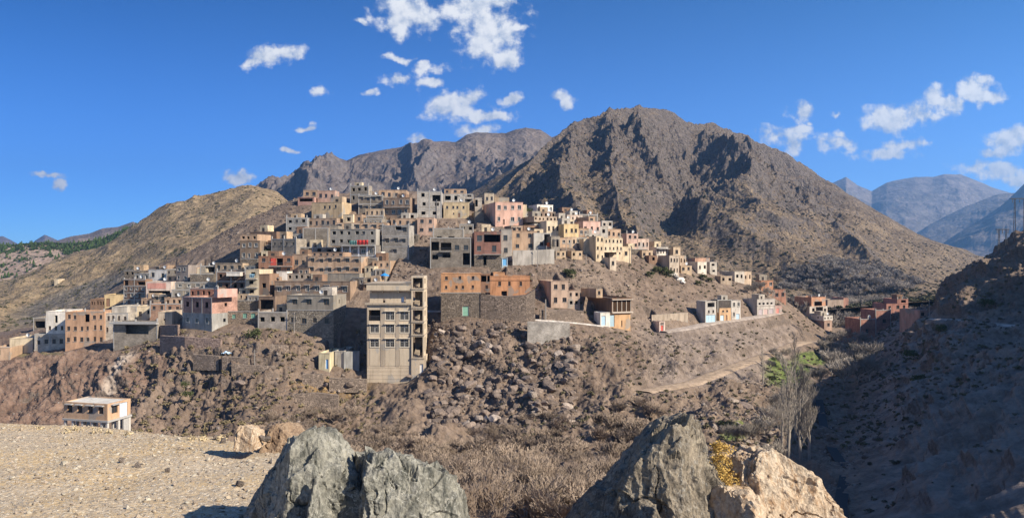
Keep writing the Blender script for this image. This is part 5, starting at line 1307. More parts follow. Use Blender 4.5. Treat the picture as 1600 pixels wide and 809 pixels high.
for (a, b, c, d, n, s0, s1, pale, wh) in ZONES:
    m = np.argwhere((Gpx > a) & (Gpx < b) & (Grow > c) & (Grow < d) & (np.broadcast_to(YG[None], Gpx.shape) > (45 if c > 630 else 100)) & (np.broadcast_to(YG[None], Gpx.shape) < 262))
    if len(m) == 0: continue
    # even density on the picture of the slope: weight by spacing
    idx = m[rs.randint(0, len(m), n)]
    for i, j in idx:
        s = s0 + (s1 - s0) * rs.rand() ** 6
        p = np.array([GX[i, j], GY[i, j], GZ[i, j] + .05 * s])
        ok = True
        for (ox, oy, wd, dp, yaw, z0, z1) in FOOT:
            if abs(p[0] - ox) < 20 and abs(p[1] - oy) < 20:
                cc, ss = math.cos(yaw), math.sin(yaw); lx = (p[0] - ox) * cc + (p[1] - oy) * ss; ly = -(p[0] - ox) * ss + (p[1] - oy) * cc
                if -s < lx < wd + s and -s * 1.2 < ly < dp: ok = False; break
        if ok and off_track(p, .5 + s * .6): cand.append((s, p, rs.rand() < pale, wh, s / p[1]))
for px, py, s, pl in [(752,538,2.0,1),(690,583,2.2,0),(733,605,2.5,0),(762,612,1.6,0),(803,572,1.4,1),(955,606,1.6,0),(545,603,1.9,0),(508,603,1.2,0),(975,540,1.5,0),(965,530,1.2,0),
                      (718,560,1.3,0),(845,595,1.1,1),(470,612,1.0,0),(440,600,1.1,0),(1165,640,2.6,0),(1198,628,2.8,0),(1147,630,1.6,1),(640,590,1.3,0),(625,640,1.5,0),(1002,618,1.1,1),(375,600,1.7,0),(340,625,.9,0),(700,520,1.2,0)]:
    p = ground_pt(px, py, 100); wh = [z[8] for z in ZONES if z[0] <= px <= z[1] and z[2] <= py <= z[3]]
    cand.append((s, p + np.array([0, 0, .2 * s]), bool(pl), wh[0] if wh else ZONES[0][8], 1.0))
cand.sort(key=lambda q: -q[4])
r = random.Random(5)
for s, p, pale, wh, _ in cand[:285]:
    z_ = next(q for q in ZONES if q[8] == wh); bu = CX + F * p[0] / p[1]; bv = CY - F * p[2] / p[1]
    fu, fv = (bu - z_[0]) / (z_[1] - z_[0]), (bv - z_[2]) / (z_[3] - z_[2])
    pos = ('upper ' if fv < .33 else 'lowest ' if fv > .66 else 'middle ') + ('left part' if fu < .25 else 'centre left' if fu < .5 else 'centre right' if fu < .75 else 'right part')
    sz = 'huge ' if s > 1.9 else 'big ' if s > 1.25 else ''
    o = link('boulder', r.choice(SP if pale else SB), None, tuple(p)); o.rotation_euler = (r.uniform(-.4, .4), r.uniform(-.4, .4), r.uniform(0, 6.3)); o.scale = (s * .62,) * 3
    tag(o, sz + ('pale boulder, ' if pale else 'brown boulder, ') + pos + ', ' + wh, 'boulder', ('pale' if pale else 'brown') + ' boulders ' + wh)
for pale, mt in ((False, BROCK), (True, PROCK)):
    pl = [(rs.randint(8), p, np.array([s * .5] * 3), rotany(r)) for s, p, pp, wh, _ in cand[285:] if pp == pale]
    tag(link('rubble', merged_instances('rubble', small, pl, [mt])), ('pale' if pale else 'brown') + ' loose stones strewn over the slopes', 'rubble', kind='stuff')
for px, py, s in [(1052,430,1.1),(1057,434,1.2),(1062,438,1.3),(1066,442,1.0)]:
    p = ground_pt(px, py, 100); o = link('boulder', SW, None, tuple(p + np.array((0, -.3, .3)))); o.scale = (s,) * 3; o.rotation_euler = (.3, .2, px)
    tag(o, 'whitish boulder in the white pile below the ridge houses', 'boulder', 'white stones below the ridge houses')
# pebbles on the ledge
pb = []
for _ in range(16000):
    y = 4.2 + 8 * rs.rand() ** 1.3; x = rs.uniform(-9, .2)
    if x / y < -.74 or y > np.interp(x, [-9.5, -6.5, -5.2, -4.2, -3.4, -2.6, -2.1, -1.5, 6], [12.2, 11.4, 10.6, 10.0, 9.4, 8.6, 7.2, 4.3, 4.1]) + .1: continue
    s = .006 + .028 * rs.rand() ** 6 if rs.rand() < .992 else rs.uniform(.02, .05)
    pb.append((rs.randint(8), np.array([x, y, ledge_z(x, y) + s * .2]), np.array([s] * 3) * rs.uniform(.8, 1.3, 3), rotany(r)))
PEB = [stone_mat('pebble', c, 8) for c in ((.47, .38, .27), (.30, .24, .18), (.58, .50, .38))]
for k in range(3): tag(link('pebbles', merged_instances('pebbles', small, pb[k::3], [PEB[k]])), 'loose pebbles covering the near gravel ledge', 'pebbles', kind='stuff')

# ------------------------------------------------------------------ large foreground rocks
def rock_mat(name, cols, veins, lich):
    m, t, b, co = new_mat(name)
    n = t.noise(co, 2.2, 8, .7, .6); n2 = t.noise(co, 9, 8, .75); n3 = t.noise(co, 40, 5, .7); n4 = t.noise(t.vmath('MULTIPLY', co, (9, 3, 2.2)), 2.2, 7, .72, 1.2)
    col = t.mix(t.ramp(n, .38, .62), rgb(cols[0]), rgb(cols[1]))
    col = t.mix(t.ramp(n4, .48, .64), col, rgb(cols[2]))
    col = t.mix(t.math('MULTIPLY', t.ramp(n2, .56, .66), .85), col, rgb(lich))
    v = t.math('ABSOLUTE', t.math('SUBTRACT', t.noise(co, 3.0, 6, .65, 1.5), .5))
    col = t.mix(t.math('MULTIPLY', t.math('SUBTRACT', 1.0, t.ramp(v, 0.0, .012)), .7), col, rgb(veins))
    col = t.mix(t.ramp(n3, .3, .7), t.mix(1.0, col, rgb((.7, .7, .7)), 'MULTIPLY'), t.mix(1.0, col, rgb((1.22, 1.22, 1.2)), 'MULTIPLY'))
    t.l.new(col, b.inputs['Base Color']); b.inputs['Roughness'].default_value = .8
    bump(t, b, t.math('ADD', t.math('MULTIPLY', n4, .6), t.math('ADD', n2, t.math('MULTIPLY', n3, .4))), .8, .03); return m
GRK = rock_mat('grey_green_rock', ((.125, .12, .098), (.31, .29, .235), (.07, .07, .058)), (.42, .40, .34), (.38, .35, .285))
DRK = rock_mat('dark_lichen_rock', ((.14, .115, .085), (.28, .23, .165), (.065, .056, .046)), (.3, .28, .24), (.36, .30, .21))
ORK = rock_mat('ochre_rock', ((.44, .325, .215), (.50, .40, .285), (.34, .215, .12)), (.22, .14, .09), (.56, .48, .37))
BRK = rock_mat('brown_rock', ((.26, .175, .11), (.32, .23, .15), (.18, .12, .08)), (.15, .1, .07), (.38, .30, .21))
def star_rock(center, planes, seed, amp=.035, n=6, strata=5.0, facet=.05):
    C = np.array(P(*center)); v, f = ico(n)
    acc = np.full(len(v), 1e9)
    rr = np.random.RandomState(seed)
    for (px, py, Y, nx, ny, nz) in planes:
        nn = np.array((nx, ny, nz), float); nn /= np.linalg.norm(nn); d = float((np.array(P(px, py, Y)) - C) @ nn)
        t = v @ nn; rad = np.where(t > .03, d / np.maximum(t, .03), 9.0); acc = np.minimum(acc, rad)
    acc = np.minimum(acc, 2.2)
    base = acc.copy()
    for _ in range(46):                                   # chisel: random fracture planes just under the surface
        k = rr.randint(len(v)); dn = v[k] + rr.normal(0, .38, 3); dn /= np.linalg.norm(dn)
        off = float(base[k] * (v[k] @ dn)) * rr.uniform(.93, .99)
        if off <= 0.05: continue
        t = v @ dn; rad = np.where(t > .12, off / np.maximum(t, .12), 9.0)
        near_ = (v @ v[k]) > rr.uniform(.80, .95)
        acc = np.where(near_, np.minimum(acc, np.maximum(rad, base * .92)), acc)
    p = C + v * acc[:, None]
    # blocky breakage: stepped ridged noise, then cracks
    a, b, c = p[:, 0], p[:, 1], p[:, 2]
    w = fbm(a * 2, b * 2, c * 2, 3, .5, seed) * .12
    st = fbm((a + w) * 2.1, (b - w) * 2.1, (c + w) * 1.3, 3, .5, seed + 5); stq = np.floor(st * 3) / 3 + np.clip((st * 3 - np.floor(st * 3)) * 4 - 1.5, 0, 1) / 3
    cr = np.abs(fbm((a * .9 + .5 * c + w) * 2.6, (b + w) * 2.0, (c - a * .5) * 1.1, 4, .5, seed + 9)); crack = -np.exp(-(cr / .045) ** 2)
    sl = (a * .85 + b * .25 - c * .38 + .12 * w) * strata + 1.3 * fbm(a * 1.3, b * 1.3, c * 1.3, 3, .5, seed + 4); saw = sl - np.floor(sl)
    saw = np.where(saw < .82, saw / .82, (1 - saw) / .18)
    crs = -np.exp(-(cr / .018) ** 2)
    d = facet * .5 * stq + amp * .55 * (ridged(a * 4.5, b * 4.5, c * 4.5, 6, .5, seed + 2) - 1) + .03 * crs + .022 * (saw - .5) + .0035 * fbm(a * 34, b * 34, c * 34, 3, .6, seed)
    p = p + v * d[:, None]
    return p, f
def join_rock(name, parts, mat, label, cat='rock'):
    V = []; Fc = []; o = 0
    for p, f in parts: V.append(p); Fc.append(f + o); o += len(p)
    V = np.concatenate(V); c0 = np.array((V[:, 0].mean(), V[:, 1].mean(), V[:, 2].min()))
    me = merged_instances(name, [(V - c0, np.concatenate(Fc))], [(0, np.zeros(3), np.ones(3), np.eye(3))], [mat], False)
    o = link(name, me, None, tuple(c0)); tag(o, label, cat); return o
BOT = (0, 0, -1)
join_rock('rock', [
  star_rock((462,800,5.0), [(400,780,5,-.86,-.2,.46),(470,673,5.05,-.45,.1,.88),(510,662,5.1,.35,.2,.9),(548,730,5.0,.86,.15,.48),(425,770,4.75,-.75,-.65,.2),(515,750,4.72,.35,-.9,.3),(470,740,5.6,0,1,.2),(470,1050,5,0,0,-1)], 3, .05, 7),
  star_rock((625,810,5.0), [(552,780,4.95,-.93,-.3,.2),(565,700,5.1,-.30,.2,.93),(635,712,5.15,.22,.3,.93),(695,728,5.2,.65,.3,.7),(722,790,5.1,.98,0,.15),(600,790,4.62,.25,-.85,.45),(690,790,4.8,.65,-.7,.3),(620,740,5.7,0,1,.2),(620,1050,5,0,0,-1)], 7, .05, 7),
  star_rock((497,850,4.62), [(476,800,4.6,-.95,-.25,.25),(492,748,4.7,-.1,.1,.98),(506,790,4.6,.93,-.2,.3),(490,790,4.42,.2,-.95,.2),(490,800,5.0,0,1,0),(490,1050,4.6,0,0,-1)], 12, .03, 6)],
  GRK, 'large grey-green rock with a deep cleft at the bottom edge, left of the brush')
join_rock('rock', [
  star_rock((1030,800,5.2), [(948,770,5.2,-.77,.1,.62),(1045,654,5.3,-.2,.2,.97),(1086,659,5.35,.42,.2,.88),(1116,730,5.3,.93,.1,.33),(1030,760,4.85,-.35,-.85,.4),(1105,770,4.95,.55,-.75,.3),(1040,740,5.9,0,1,.2),(1030,1050,5.2,0,0,-1)], 22, .06, 7),
  star_rock((985,840,4.9), [(968,800,4.9,-.8,-.3,.6),(990,770,5,0,.1,1),(1040,800,4.9,.9,-.2,.3),(990,800,4.6,0,-.9,.3),(990,800,5.4,0,1,0),(990,1050,5,0,0,-1)], 25, .05, 6)],
  DRK, 'large dark lichen-covered rock at the bottom edge, left of the yellow dry plant')
join_rock('rock', [
  star_rock((1215,800,5.5), [(1142,730,5.4,-.85,-.35,.4),(1165,703,5.5,-.35,.2,.92),(1205,697,5.6,.15,.3,.95),(1255,745,5.6,.6,.2,.78),(1300,800,5.5,.85,0,.52),(1180,780,5.0,-.5,-.8,.35),(1240,780,5.1,.2,-.75,.62),(1215,740,6.2,0,1,.2),(1215,1050,5.5,0,0,-1)], 31, .05, 7),
  star_rock((1160,850,4.95), [(1125,800,4.9,-.8,-.3,.5),(1158,762,5.0,.0,.1,1),(1200,800,4.95,.7,-.2,.6),(1160,790,4.65,0,-.9,.4),(1160,800,5.4,0,1,0),(1160,1050,5,0,0,-1)], 36, .04, 6)],
  ORK, 'large pale ochre rock at the bottom edge, right of the yellow dry plant')
def ledge_pt(px, py):
    """where the line of sight meets the ledge"""
    for y in np.linspace(3.5, 12.3, 500):
        x = (px - CX) / F * y
        if (CY - py) / F * y <= ledge_z(x, y): return np.array((x, y, ledge_z(x, y)))
    return np.array(((px - CX) / F * 8.5, 8.5, -2.1))
p = ledge_pt(386, 690); Yb = p[1]
join_rock('rock', [star_rock((387,682,Yb), [(370,676,Yb,-.95,-.2,.1),(378,664,Yb,-.3,.1,.95),(398,668,Yb,.5,.1,.85),(408,684,Yb,.95,0,.2),(387,684,Yb-.13,-.1,-.9,.3),(387,684,Yb+.18,0,1,.2),(387,700,Yb,0,0,-1)], 41, .012, 5, facet=.012)], ORK, 'small orange and white block standing on the edge of the gravel ledge')
join_rock('rock', [star_rock((430,685,9.0), [(408,690,9.0,-.8,-.3,.4),(428,663,9.0,-.2,.2,.95),(452,668,9.0,.6,0,.7),(432,685,8.8,0,-.9,.3),(432,690,9.4,0,1,0),(430,716,9.0,0,0,-1)], 45, .02, 5, facet=.02)], BRK, 'flat-topped brown-orange rock just behind the large grey-green rock')
for i, (px, py, s) in enumerate([(416,690,.05),(408,693,.06),(398,697,.04),(215,730,.05),(262,738,.05),(190,722,.045),(375,760,.05),(350,692,.05),(338,686,.045)]):
    p = ledge_pt(px, py); o = link('stone', SP[i % 7], None, tuple(p + np.array((0, 0, s * .3)))); o.scale = (s,) * 3; o.rotation_euler = (i, .3 * i, i * 2.1)
    tag(o, 'fist-sized pale stone lying loose on the gravel ledge', 'stone', 'loose stones on the gravel ledge')

# ------------------------------------------------------------------ bare bushes and trees
def twigs(seed, height, spread, levels, kids, r0, upright=.35, nseg=2, poplar=False, sides=3, minr=.012):
    r = random.Random(seed); V = []; Fq = []
    def tube(p, q, a, b):
        d = q - p; L = np.linalg.norm(d); d = d / L; u = np.cross(d, (0.31, .77, .55)); u /= np.linalg.norm(u); w = np.cross(d, u); i = len(V)
        for c, rr in ((p, a), (q, b)):
            for k in range(sides): t = 2 * math.pi * k / sides; V.append(c + rr * (math.cos(t) * u + math.sin(t) * w))
        for k in range(sides): Fq.append((i + k, i + (k + 1) % sides, i + sides + (k + 1) % sides, i + sides + k))
    def grow(p, d, L, rad, lev):
        for s in range(nseg):
            j = np.array([r.gauss(0, .16), r.gauss(0, .16), r.gauss(.03, .10)]); d = d + j; d /= np.linalg.norm(d)
            q = p + d * L / nseg; r1 = max(rad * .78, minr); tube(p, q, rad, r1)
            if lev < levels:
                for _ in range(kids if s == nseg - 1 else max(1, kids - 1)):
                    a = r.uniform(0, 6.283); sp = spread * r.uniform(.6, 1.25)
                    n = d + sp * np.array([math.cos(a), math.sin(a), r.uniform(-.3, .5) + upright * (1 if not poplar else 2.5)]); n /= np.linalg.norm(n)
                    grow(q - d * L / nseg * r.uniform(0, .5), n, L * r.uniform(.55, .8), max(r1 * .62, minr), lev + 1)
            p = q; rad = r1
    return V, Fq, grow, tube
def bush_mesh(seed, H, stems=5, levels=3, kids=3, r0=.035, spread=.8, mats=None, minr=.012):
    V, Fq, grow, tube = twigs(seed, H, spread, levels, kids, r0, minr=minr); r = random.Random(seed + 1)
    for s in range(stems):
        a = r.uniform(0, 6.283); d = np.array([math.cos(a) * .75, math.sin(a) * .75, 1.0]); d /= np.linalg.norm(d)
        grow(np.array([r.uniform(-.2, .2), r.uniform(-.2, .2), -.3]), d, H * .42, r0, 0)
    return np.array(V), np.array(Fq)
def bark(name, c):
    m, t, b, co = new_mat(name); n = t.noise(co, 1.2, 3); oi = t.node('ShaderNodeObjectInfo')
    k = t.node('ShaderNodeMapRange'); t.l.new(oi.outputs['Random'], k.inputs[0]); k.inputs[3].default_value = .75; k.inputs[4].default_value = 1.25
    t.l.new(t.mix(1.0, t.mix(n, rgb([x * .6 for x in c]), rgb([x * 1.4 for x in c])), k.outputs[0], 'MULTIPLY'), b.inputs['Base Color']); return m
TWIG = bark('bare_twigs', (.28, .215, .16)); TWIG2 = bark('grey_twigs', (.30, .26, .215)); TWIGF = bark('far_twigs', (.30, .26, .22))
BUSH = [me_of('bare_bush', bush_mesh(300 + i, 3.2, 5 + i % 3, 3, 3, .055, minr=.017), TWIG) for i in range(7)]
BUSH2 = [me_of('bare_bush', bush_mesh(340 + i, 3.0, 5 + i % 2, 3, 3, .05, minr=.026), TWIG) for i in range(4)]
r = random.Random(9); nb = 0; spots = []
for _ in range(6000):
    if nb >= 290: break
    px = r.uniform(400, 1035); Y = r.uniform(48, 138)
    z = ground_z(px, Y); row = CY - F * z / Y
    top = np.interp(px, [400, 480, 560, 640, 720, 820, 900, 1000, 1040], [660, 640, 640, 660, 672, 650, 605, 618, 640])
    if row < top + 6 or row > 900: continue
    if row > 760 and r.random() < .5: continue
    if any((px - a) ** 2 + ((Y - b) * 9) ** 2 < 180 for a, b in spots[-80:]): continue
    spots.append((px, Y)); nb += 1
    s = r.uniform(.8, 1.4) * (1.0 if row > top + 45 else .7)
    o = link('bare_bush', r.choice(BUSH if Y < 95 else BUSH2), None, ((px - CX) / F * Y, Y, z), r.uniform(0, 6.3)); o.scale = (s * r.uniform(.9, 1.3), s * r.uniform(.9, 1.3), s)
    hz = 'above the grey-green rock' if px < 560 else 'right of the grey-green rock' if px < 700 else 'midway between the two rocks' if px < 840 else 'left of the dark rock' if px < 960 else 'above the dark rock'
    vz = 'at the thicket top' if row < top + 40 else 'halfway down the thicket' if row < top + 90 else 'low in the thicket'
    tag(o, 'thorn bush ' + vz + ', ' + hz, 'bush', 'bare thorn bushes filling the near side of the gorge')
def bare_tree(kind, seed, H, trunk_h, spread, mat, levels=4, poplar=False, minr=.02):
    V, Fq, grow, tube = twigs(seed, H, spread, levels, 3, .1, .3 if not poplar else .9, 2, poplar, minr=minr); r = random.Random(seed)
    if poplar:
        for k in range(20):
            z = H * (.2 + .78 * k / 20); a = r.uniform(0, 6.283); L = H * .2 * (1 - .55 * k / 20); d = np.array([math.cos(a) * .38, math.sin(a) * .38, 1.0]); d /= np.linalg.norm(d)
            grow(np.array([0, 0, z]), d, L, .035, levels - 2)
    else:
        for k in range(7):
            a = 6.283 * k / 7 + r.uniform(-.3, .3); d = np.array([math.cos(a), math.sin(a), r.uniform(.7, 1.7)]); d /= np.linalg.norm(d)
            grow(np.array([0, 0, trunk_h * r.uniform(.8, 1.0)]), d, (H - trunk_h) * .5, .09, levels - 3)
    crown = me_of('crown', (np.array(V), np.array(Fq)), mat)
    tr = MB(); n = 5; p = np.array((0, 0, -.6)); top = H * .96 if poplar else trunk_h
    for k in range(n):
        q = np.array((r.uniform(-.08, .08) * (k + 1), r.uniform(-.08, .08) * (k + 1), -.6 + (top + .6) * (k + 1) / n)); R0 = .17 * H / 8
        tr.tube(p, q, R0 * (1 - .85 * k / n if poplar else 1 - .3 * k / n), R0 * (1 - .85 * (k + 1) / n if poplar else 1 - .3 * (k + 1) / n), 7); p = q
    return tr.mesh('trunk', [mat]), crown
ORD = ['first', 'second', 'third', 'fourth', 'fifth', 'sixth', 'seventh', 'eighth']
def ordl(k, n):
    return 'leftmost' if k == 0 else 'rightmost' if k == n - 1 else ORD[k] + ' from left' if k < 8 else ORD[n - 1 - k] + ' from right'
def place_tree(name, protos, px, py, s, label, cat, group, r, ymin=60, Y=None):
    if Y is None: pt = on_ground(px, py) if ymin <= 60 else ground_pt(px, py, ymin)
    else: pt = np.array(((px - CX) / F * Y, Y, ground_z(px, Y)))
    e = empty(name, tuple(pt), r.uniform(0, 6.3)); e.scale = (s, s, s); tag(e, label, cat, group)
    t, c = r.choice(protos); link('trunk', t, e); link('crown', c, e)
WAL = [bare_tree('w', 400 + i, 6.5, 1.8, .75, TWIG2, 5, minr=.028) for i in range(4)]
POP = [bare_tree('p', 420 + i, 11, 1, .5, TWIG2, 4, True, minr=.013) for i in range(3)]
r = random.Random(21)
for px, py, s in [(1232,738,1.35),(1250,735,1.25),(1264,728,1.15),(1243,700,1.2),(1222,716,1.0),(1257,690,1.1),(1192,602,.75),(1242,592,.95)]:
    n_p = sorted([1250,1264,1243,1222,1257]).index(px) if px in (1250,1264,1243,1222,1257) else 0
    place_tree('poplar_tree', POP, px, py, s, {1.35: 'tallest bare poplar standing right above the pale ochre rock', .75: 'slim bare poplar beside the dirt track, left of the green plot', .95: 'lone dark slim poplar in the middle of the green plot'}.get(s, ordl(n_p, 5) + ' of the five poplars clumped around the tallest one'), 'tree', 'bare poplars in the gorge', r, ymin=100)
for n_w, (px, py, s) in enumerate(sorted([(1300,590,1.1),(1322,585,1.05),(1345,578,1.1),(1318,608,1.1),(1340,600,1.1),(1358,596,1.0),(1296,548,.8),(1312,542,.85),(1330,536,.8),(1348,545,.85),(1300,560,.8),(1365,570,.9),(1288,556,.75),(1332,556,.9)])):
    place_tree('bare_tree', WAL, px, py, s, ordl(n_w, 14) + ' of the spreading bare walnut trees below the red houses', 'tree', 'bare walnut trees on the valley floor', r, ymin=100)
for n_w, (px, py, s) in enumerate(sorted([(1215,568,.5),(1222,575,.5),(1204,580,.45),(1230,560,.5),(1208,560,.45),(1180,690,.6),(1165,700,.6),(1196,690,.65),(1208,670,.7),(1216,650,.7),(1150,695,.5),(1138,690,.45),(1280,605,.8),(1225,640,.7),(1205,740,.7)])):
    place_tree('bare_tree', WAL, px, py, s, ordl(n_w, 15) + ' of the low bare trees around the green plots', 'tree', 'low bare trees around the green plots', r, ymin=100)
for n_w, (px, py, s) in enumerate(sorted([(1215,448,.7),(1188,458,.65),(1176,462,.6),(1168,460,.5),(1200,466,.6),(1112,410,.5),(1115,424,.45),(1300,470,.7),(1320,478,.8),(1336,482,.8)])):
    place_tree('bare_tree', WAL, px, py, s, ordl(n_w, 10) + ' of the small bare trees between the ridge houses', 'tree', 'small bare trees between the ridge houses', r, ymin=180)
# far bare woodland: many more than can be counted
LOWB = [(lambda v, f: (v, f))(*bush_mesh(500 + i, 5, 4, 2, 3, .09, minr=.07)) for i in range(5)]
def woodland(name, pts, label, mat, s0=.8, s1=1.3):
    pl = [(r.randrange(5), np.array(p), np.array([r.uniform(s0, s1)] * 3), rotz(r.uniform(0, 6.3))) for p in pts]
    tag(link(name, merged_instances(name, LOWB, pl, [mat])), label, 'woodland', kind='stuff')
pts = []
for _ in range(900):
    Y = r.uniform(262, 480); px = r.uniform(1240, 1470); z = ground_z(px, Y)
    if CY - F * z / Y > 512: continue
    pts.append(((px - CX) / F * Y, Y, z))
woodland('bare_woodland', pts, 'grey leafless woodland covering the valley floor behind the red houses', TWIGF, .7, 1.3)
pts = []
iy = np.where((MY[0] > 380) & (MY[0] < 640))[0]
for _ in range(16000):
    i = r.randrange(len(MU)); j = int(r.choice(iy)); u = MU[i]; row = CY - F * MZ[i, j] / MY[i, j]
    c = ((u - 1330) / 110) ** 2 + ((row - 432) / 30) ** 2 + .9 * float(pnoise(u * .02, row * .05, 0))
    if c < 1 and len(pts) < 1300: pts.append((MX[i, j], MY[i, j], MZ[i, j] - .5))
woodland('bare_woodland', pts, 'grey bare woodland on the foot of the mountain above the valley', TWIGF, .7, 1.3)

# ------------------------------------------------------------------ green shrubs, scrub, conifers
def leaf_clump(seed, n=130, r0=1.0, sq=.8, ls=.16):
    r = np.random.RandomState(seed); V = []; Fq = []
    for k in range(n):
        d = r.normal(size=3); d /= np.linalg.norm(d); d[2] = abs(d[2]) if r.rand() < .8 else d[2]
        rad = r0 * (.45 + .6 * r.rand()) * (1 + .35 * math.sin(3 * d[0] + seed) * math.cos(4 * d[1])); c = d * rad * np.array((1, 1, sq))
        a = r.normal(size=3); a /= np.linalg.norm(a); b = np.cross(a, r.normal(size=3)); b /= np.linalg.norm(b); s = ls * r.uniform(.6, 1.4); i = len(V)
        V += [c - a * s - b * s * .5, c + a * s - b * s * .6, c + a * s * .8 + b * s * .6, c - a * s * .9 + b * s * .5]; Fq.append((i, i + 1, i + 2, i + 3))
    return np.array(V), np.array(Fq)
def leafm(name, c):
    m, t, b, co = new_mat(name); n = t.noise(co, 1.5, 4)
    t.l.new(t.mix(n, rgb([x * .5 for x in c]), rgb([x * 1.5 for x in c])), b.inputs['Base Color']); return m
GREENB = [me_of('green_shrub', leaf_clump(600 + i, 520, 1.0, .8, .10), leafm('olive_leaves', (.085, .095, .04))) for i in range(4)]
r = random.Random(31)
for px, py, s, wh in [(400,528,1.6,'on the terraces left of the tower'),(1037,428,1.6,'below the right ridge houses'),(1025,425,1.3,'below the right ridge houses'),(1046,431,1.4,'below the right ridge houses'),(1015,432,1.2,'below the right ridge houses'),
   (893,432,1.5,'below the cream terrace houses'),(886,428,1.1,'below the cream terrace houses'),(1098,436,1.2,'at the tip of the right ridge'),(1108,440,1.0,'at the tip of the right ridge'),(1090,445,1.0,'at the tip of the right ridge'),
   (1262,548,1.0,'beside the green plots'),(1205,596,1.2,'beside the green plots'),(1212,606,1.1,'beside the green plots'),(1130,670,1.2,'above the dark rock'),(1146,676,1.3,'above the dark rock'),
   (290,604,.9,'on the terraces left of the tower'),(296,620,1.0,'on the terraces left of the tower'),(428,400,1.0,'beside the yellow-sided brown house'),(420,397,1.0,'beside the yellow-sided brown house'),(825,333,1.3,'beside the big pink house'),
   (1540,480,1.6,'on the shaded right slope'),(1470,520,1.5,'on the shaded right slope'),(1435,600,1.4,'on the shaded right slope'),(1500,640,1.3,'on the shaded right slope'),(1420,560,1.5,'on the shaded right slope')]:
    p = ground_pt(px, py, 100); o = link('green_shrub', r.choice(GREENB), None, tuple(p + np.array((0, -.5, .5 * s))), r.uniform(0, 6)); o.scale = (s, s, s)
    tag(o, 'dark green leafy shrub ' + wh, 'shrub', 'green shrubs ' + wh)
scr = [leaf_clump(700 + i, 26, 1.0, .6, .42) for i in range(5)]
def scrub_on(X, Y, Z, n, s0, s1, ok, label, c, name='scrub'):
    pl = []; t = 0
    while len(pl) < n and t < n * 12:
        t += 1; i = r.randrange(X.shape[0]); j = r.randrange(X.shape[1]); x, y, z = X[i, j], Y[i, j], Z[i, j]
        if not ok(CX + F * x / y, CY - F * z / y, y) or (X is GX and not off_track((x, y))): continue
        s = r.uniform(s0, s1); pl.append((r.randrange(5), np.array((x, y, z + .2 * s)), np.array([s] * 3), rotz(r.uniform(0, 6))))
    tag(link(name, merged_instances(name, scr, pl, [leafm('scrub_leaves', c)])), label, 'scrub', kind='stuff')
scrub_on(*TANX, 2200, .3, .9, lambda u, v, y: -20 < u < 520 and pnoise(u * .02, v * .05, 1) > -.25, 'low dry scrub dotted over the tan hill at the left', (.10, .095, .055))
scrub_on(MX, MY, MZ, 7000, .4, 1.3, lambda u, v, y: 600 < u < 1620 and y < 900, 'low dark scrub dotted over the mountain side', (.075, .075, .045))
scrub_on(GX, GY, GZ, 2600, .15, .5, lambda u, v, y: 780 < u < 1640 and 400 < v < 700 and 100 < y < 262, 'low dry scrub scattered over the village slopes', (.15, .13, .075))
scrub_on(GX, GY, GZ, 1500, .2, .6, lambda u, v, y: 190 < u < 600 and 515 < v < 690 and 100 < y < 262, 'dry tufts scattered over the left terraces', (.20, .16, .09))
scrub_on(GX, GY, GZ, 420, .12, .42, lambda u, v, y: 1350 < u < 1640 and 380 < v < 800 and 60 < y < 262, 'dark scrub on the shaded slope at the right', (.14, .125, .085))
def conifer(seed):
    rr = random.Random(seed); q = MB(); a = q.slot(leafm('pine_needles', (.055, .085, .025))); b = q.slot(WOOD); q.tube((0, 0, -1), (0, 0, 2), .25, .2, 5, b)
    for k in range(4):
        z0, z1, rad = 1 + k * 1.5, 3.4 + k * 1.6, 2.1 - k * .42; n = 9
        ring = [(rad * rr.uniform(.75, 1.2) * math.cos(6.283 * i / n), rad * rr.uniform(.75, 1.2) * math.sin(6.283 * i / n), z0 + rr.uniform(-.3, .3)) for i in range(n)]
        for i in range(n): q.face([ring[i], ring[(i + 1) % n], (0, 0, z1)], a)
    return q.mesh('pine_tree')
CON = [conifer(800 + i) for i in range(4)]
FX, FY, FZ = FORX; n = 0; t = 0
while n < 295 and t < 60000:
    t += 1; i = r.randrange(FX.shape[0]); j = r.randrange(FX.shape[1]); x, y, z = FX[i, j], FY[i, j], FZ[i, j]
    u = CX + F * x / y; v = CY - F * z / y
    if not (-15 < u < 275) or y > 1020: continue
    crest = np.interp(u, [0, 60, 110, 150, 200, 265], [388, 381, 384, 377, 356, 328])
    dens = 1.0 if v < crest + 12 else .38 * (1 + float(pnoise(u * .05, v * .12, 0)))
    if v > 445 or r.random() > dens: continue
    n += 1; o = link('pine_tree', r.choice(CON), None, (x, y, z), r.uniform(0, 6)); s = r.uniform(.5, .95); o.scale = (s * 1.3, s * 1.3, s)
    tag(o, 'small dark green pine on the forested ridge at the far left', 'tree', 'pines dotted over the far left ridge')
pl = []; t = 0
cv = []
rr_ = random.Random(4)
while len(pl) < 1500 and t < 60000:
    t += 1; i = r.randrange(FX.shape[0]); j = r.randrange(FX.shape[1]); x, y, z = FX[i, j], FY[i, j], FZ[i, j]; u = CX + F * x / y; v = CY - F * z / y
    crest = np.interp(u, [0, 60, 110, 150, 200, 265], [388, 381, 384, 377, 356, 328])
    if -15 < u < 280 and y < 1040 and (v < crest + 9 + (7 if u > 100 else 0)): pl.append((r.randrange(5), np.array((x, y, z + 1)), np.array([r.uniform(1.5, 2.6)] * 3), rotz(r.uniform(0, 6))))
    elif -15 < u < 280 and y < 1000 and v < 450 and r.random() < .3: pl.append((r.randrange(5), np.array((x, y, z + 1)), np.array([r.uniform(1.1, 1.9)] * 3), rotz(r.uniform(0, 6))))
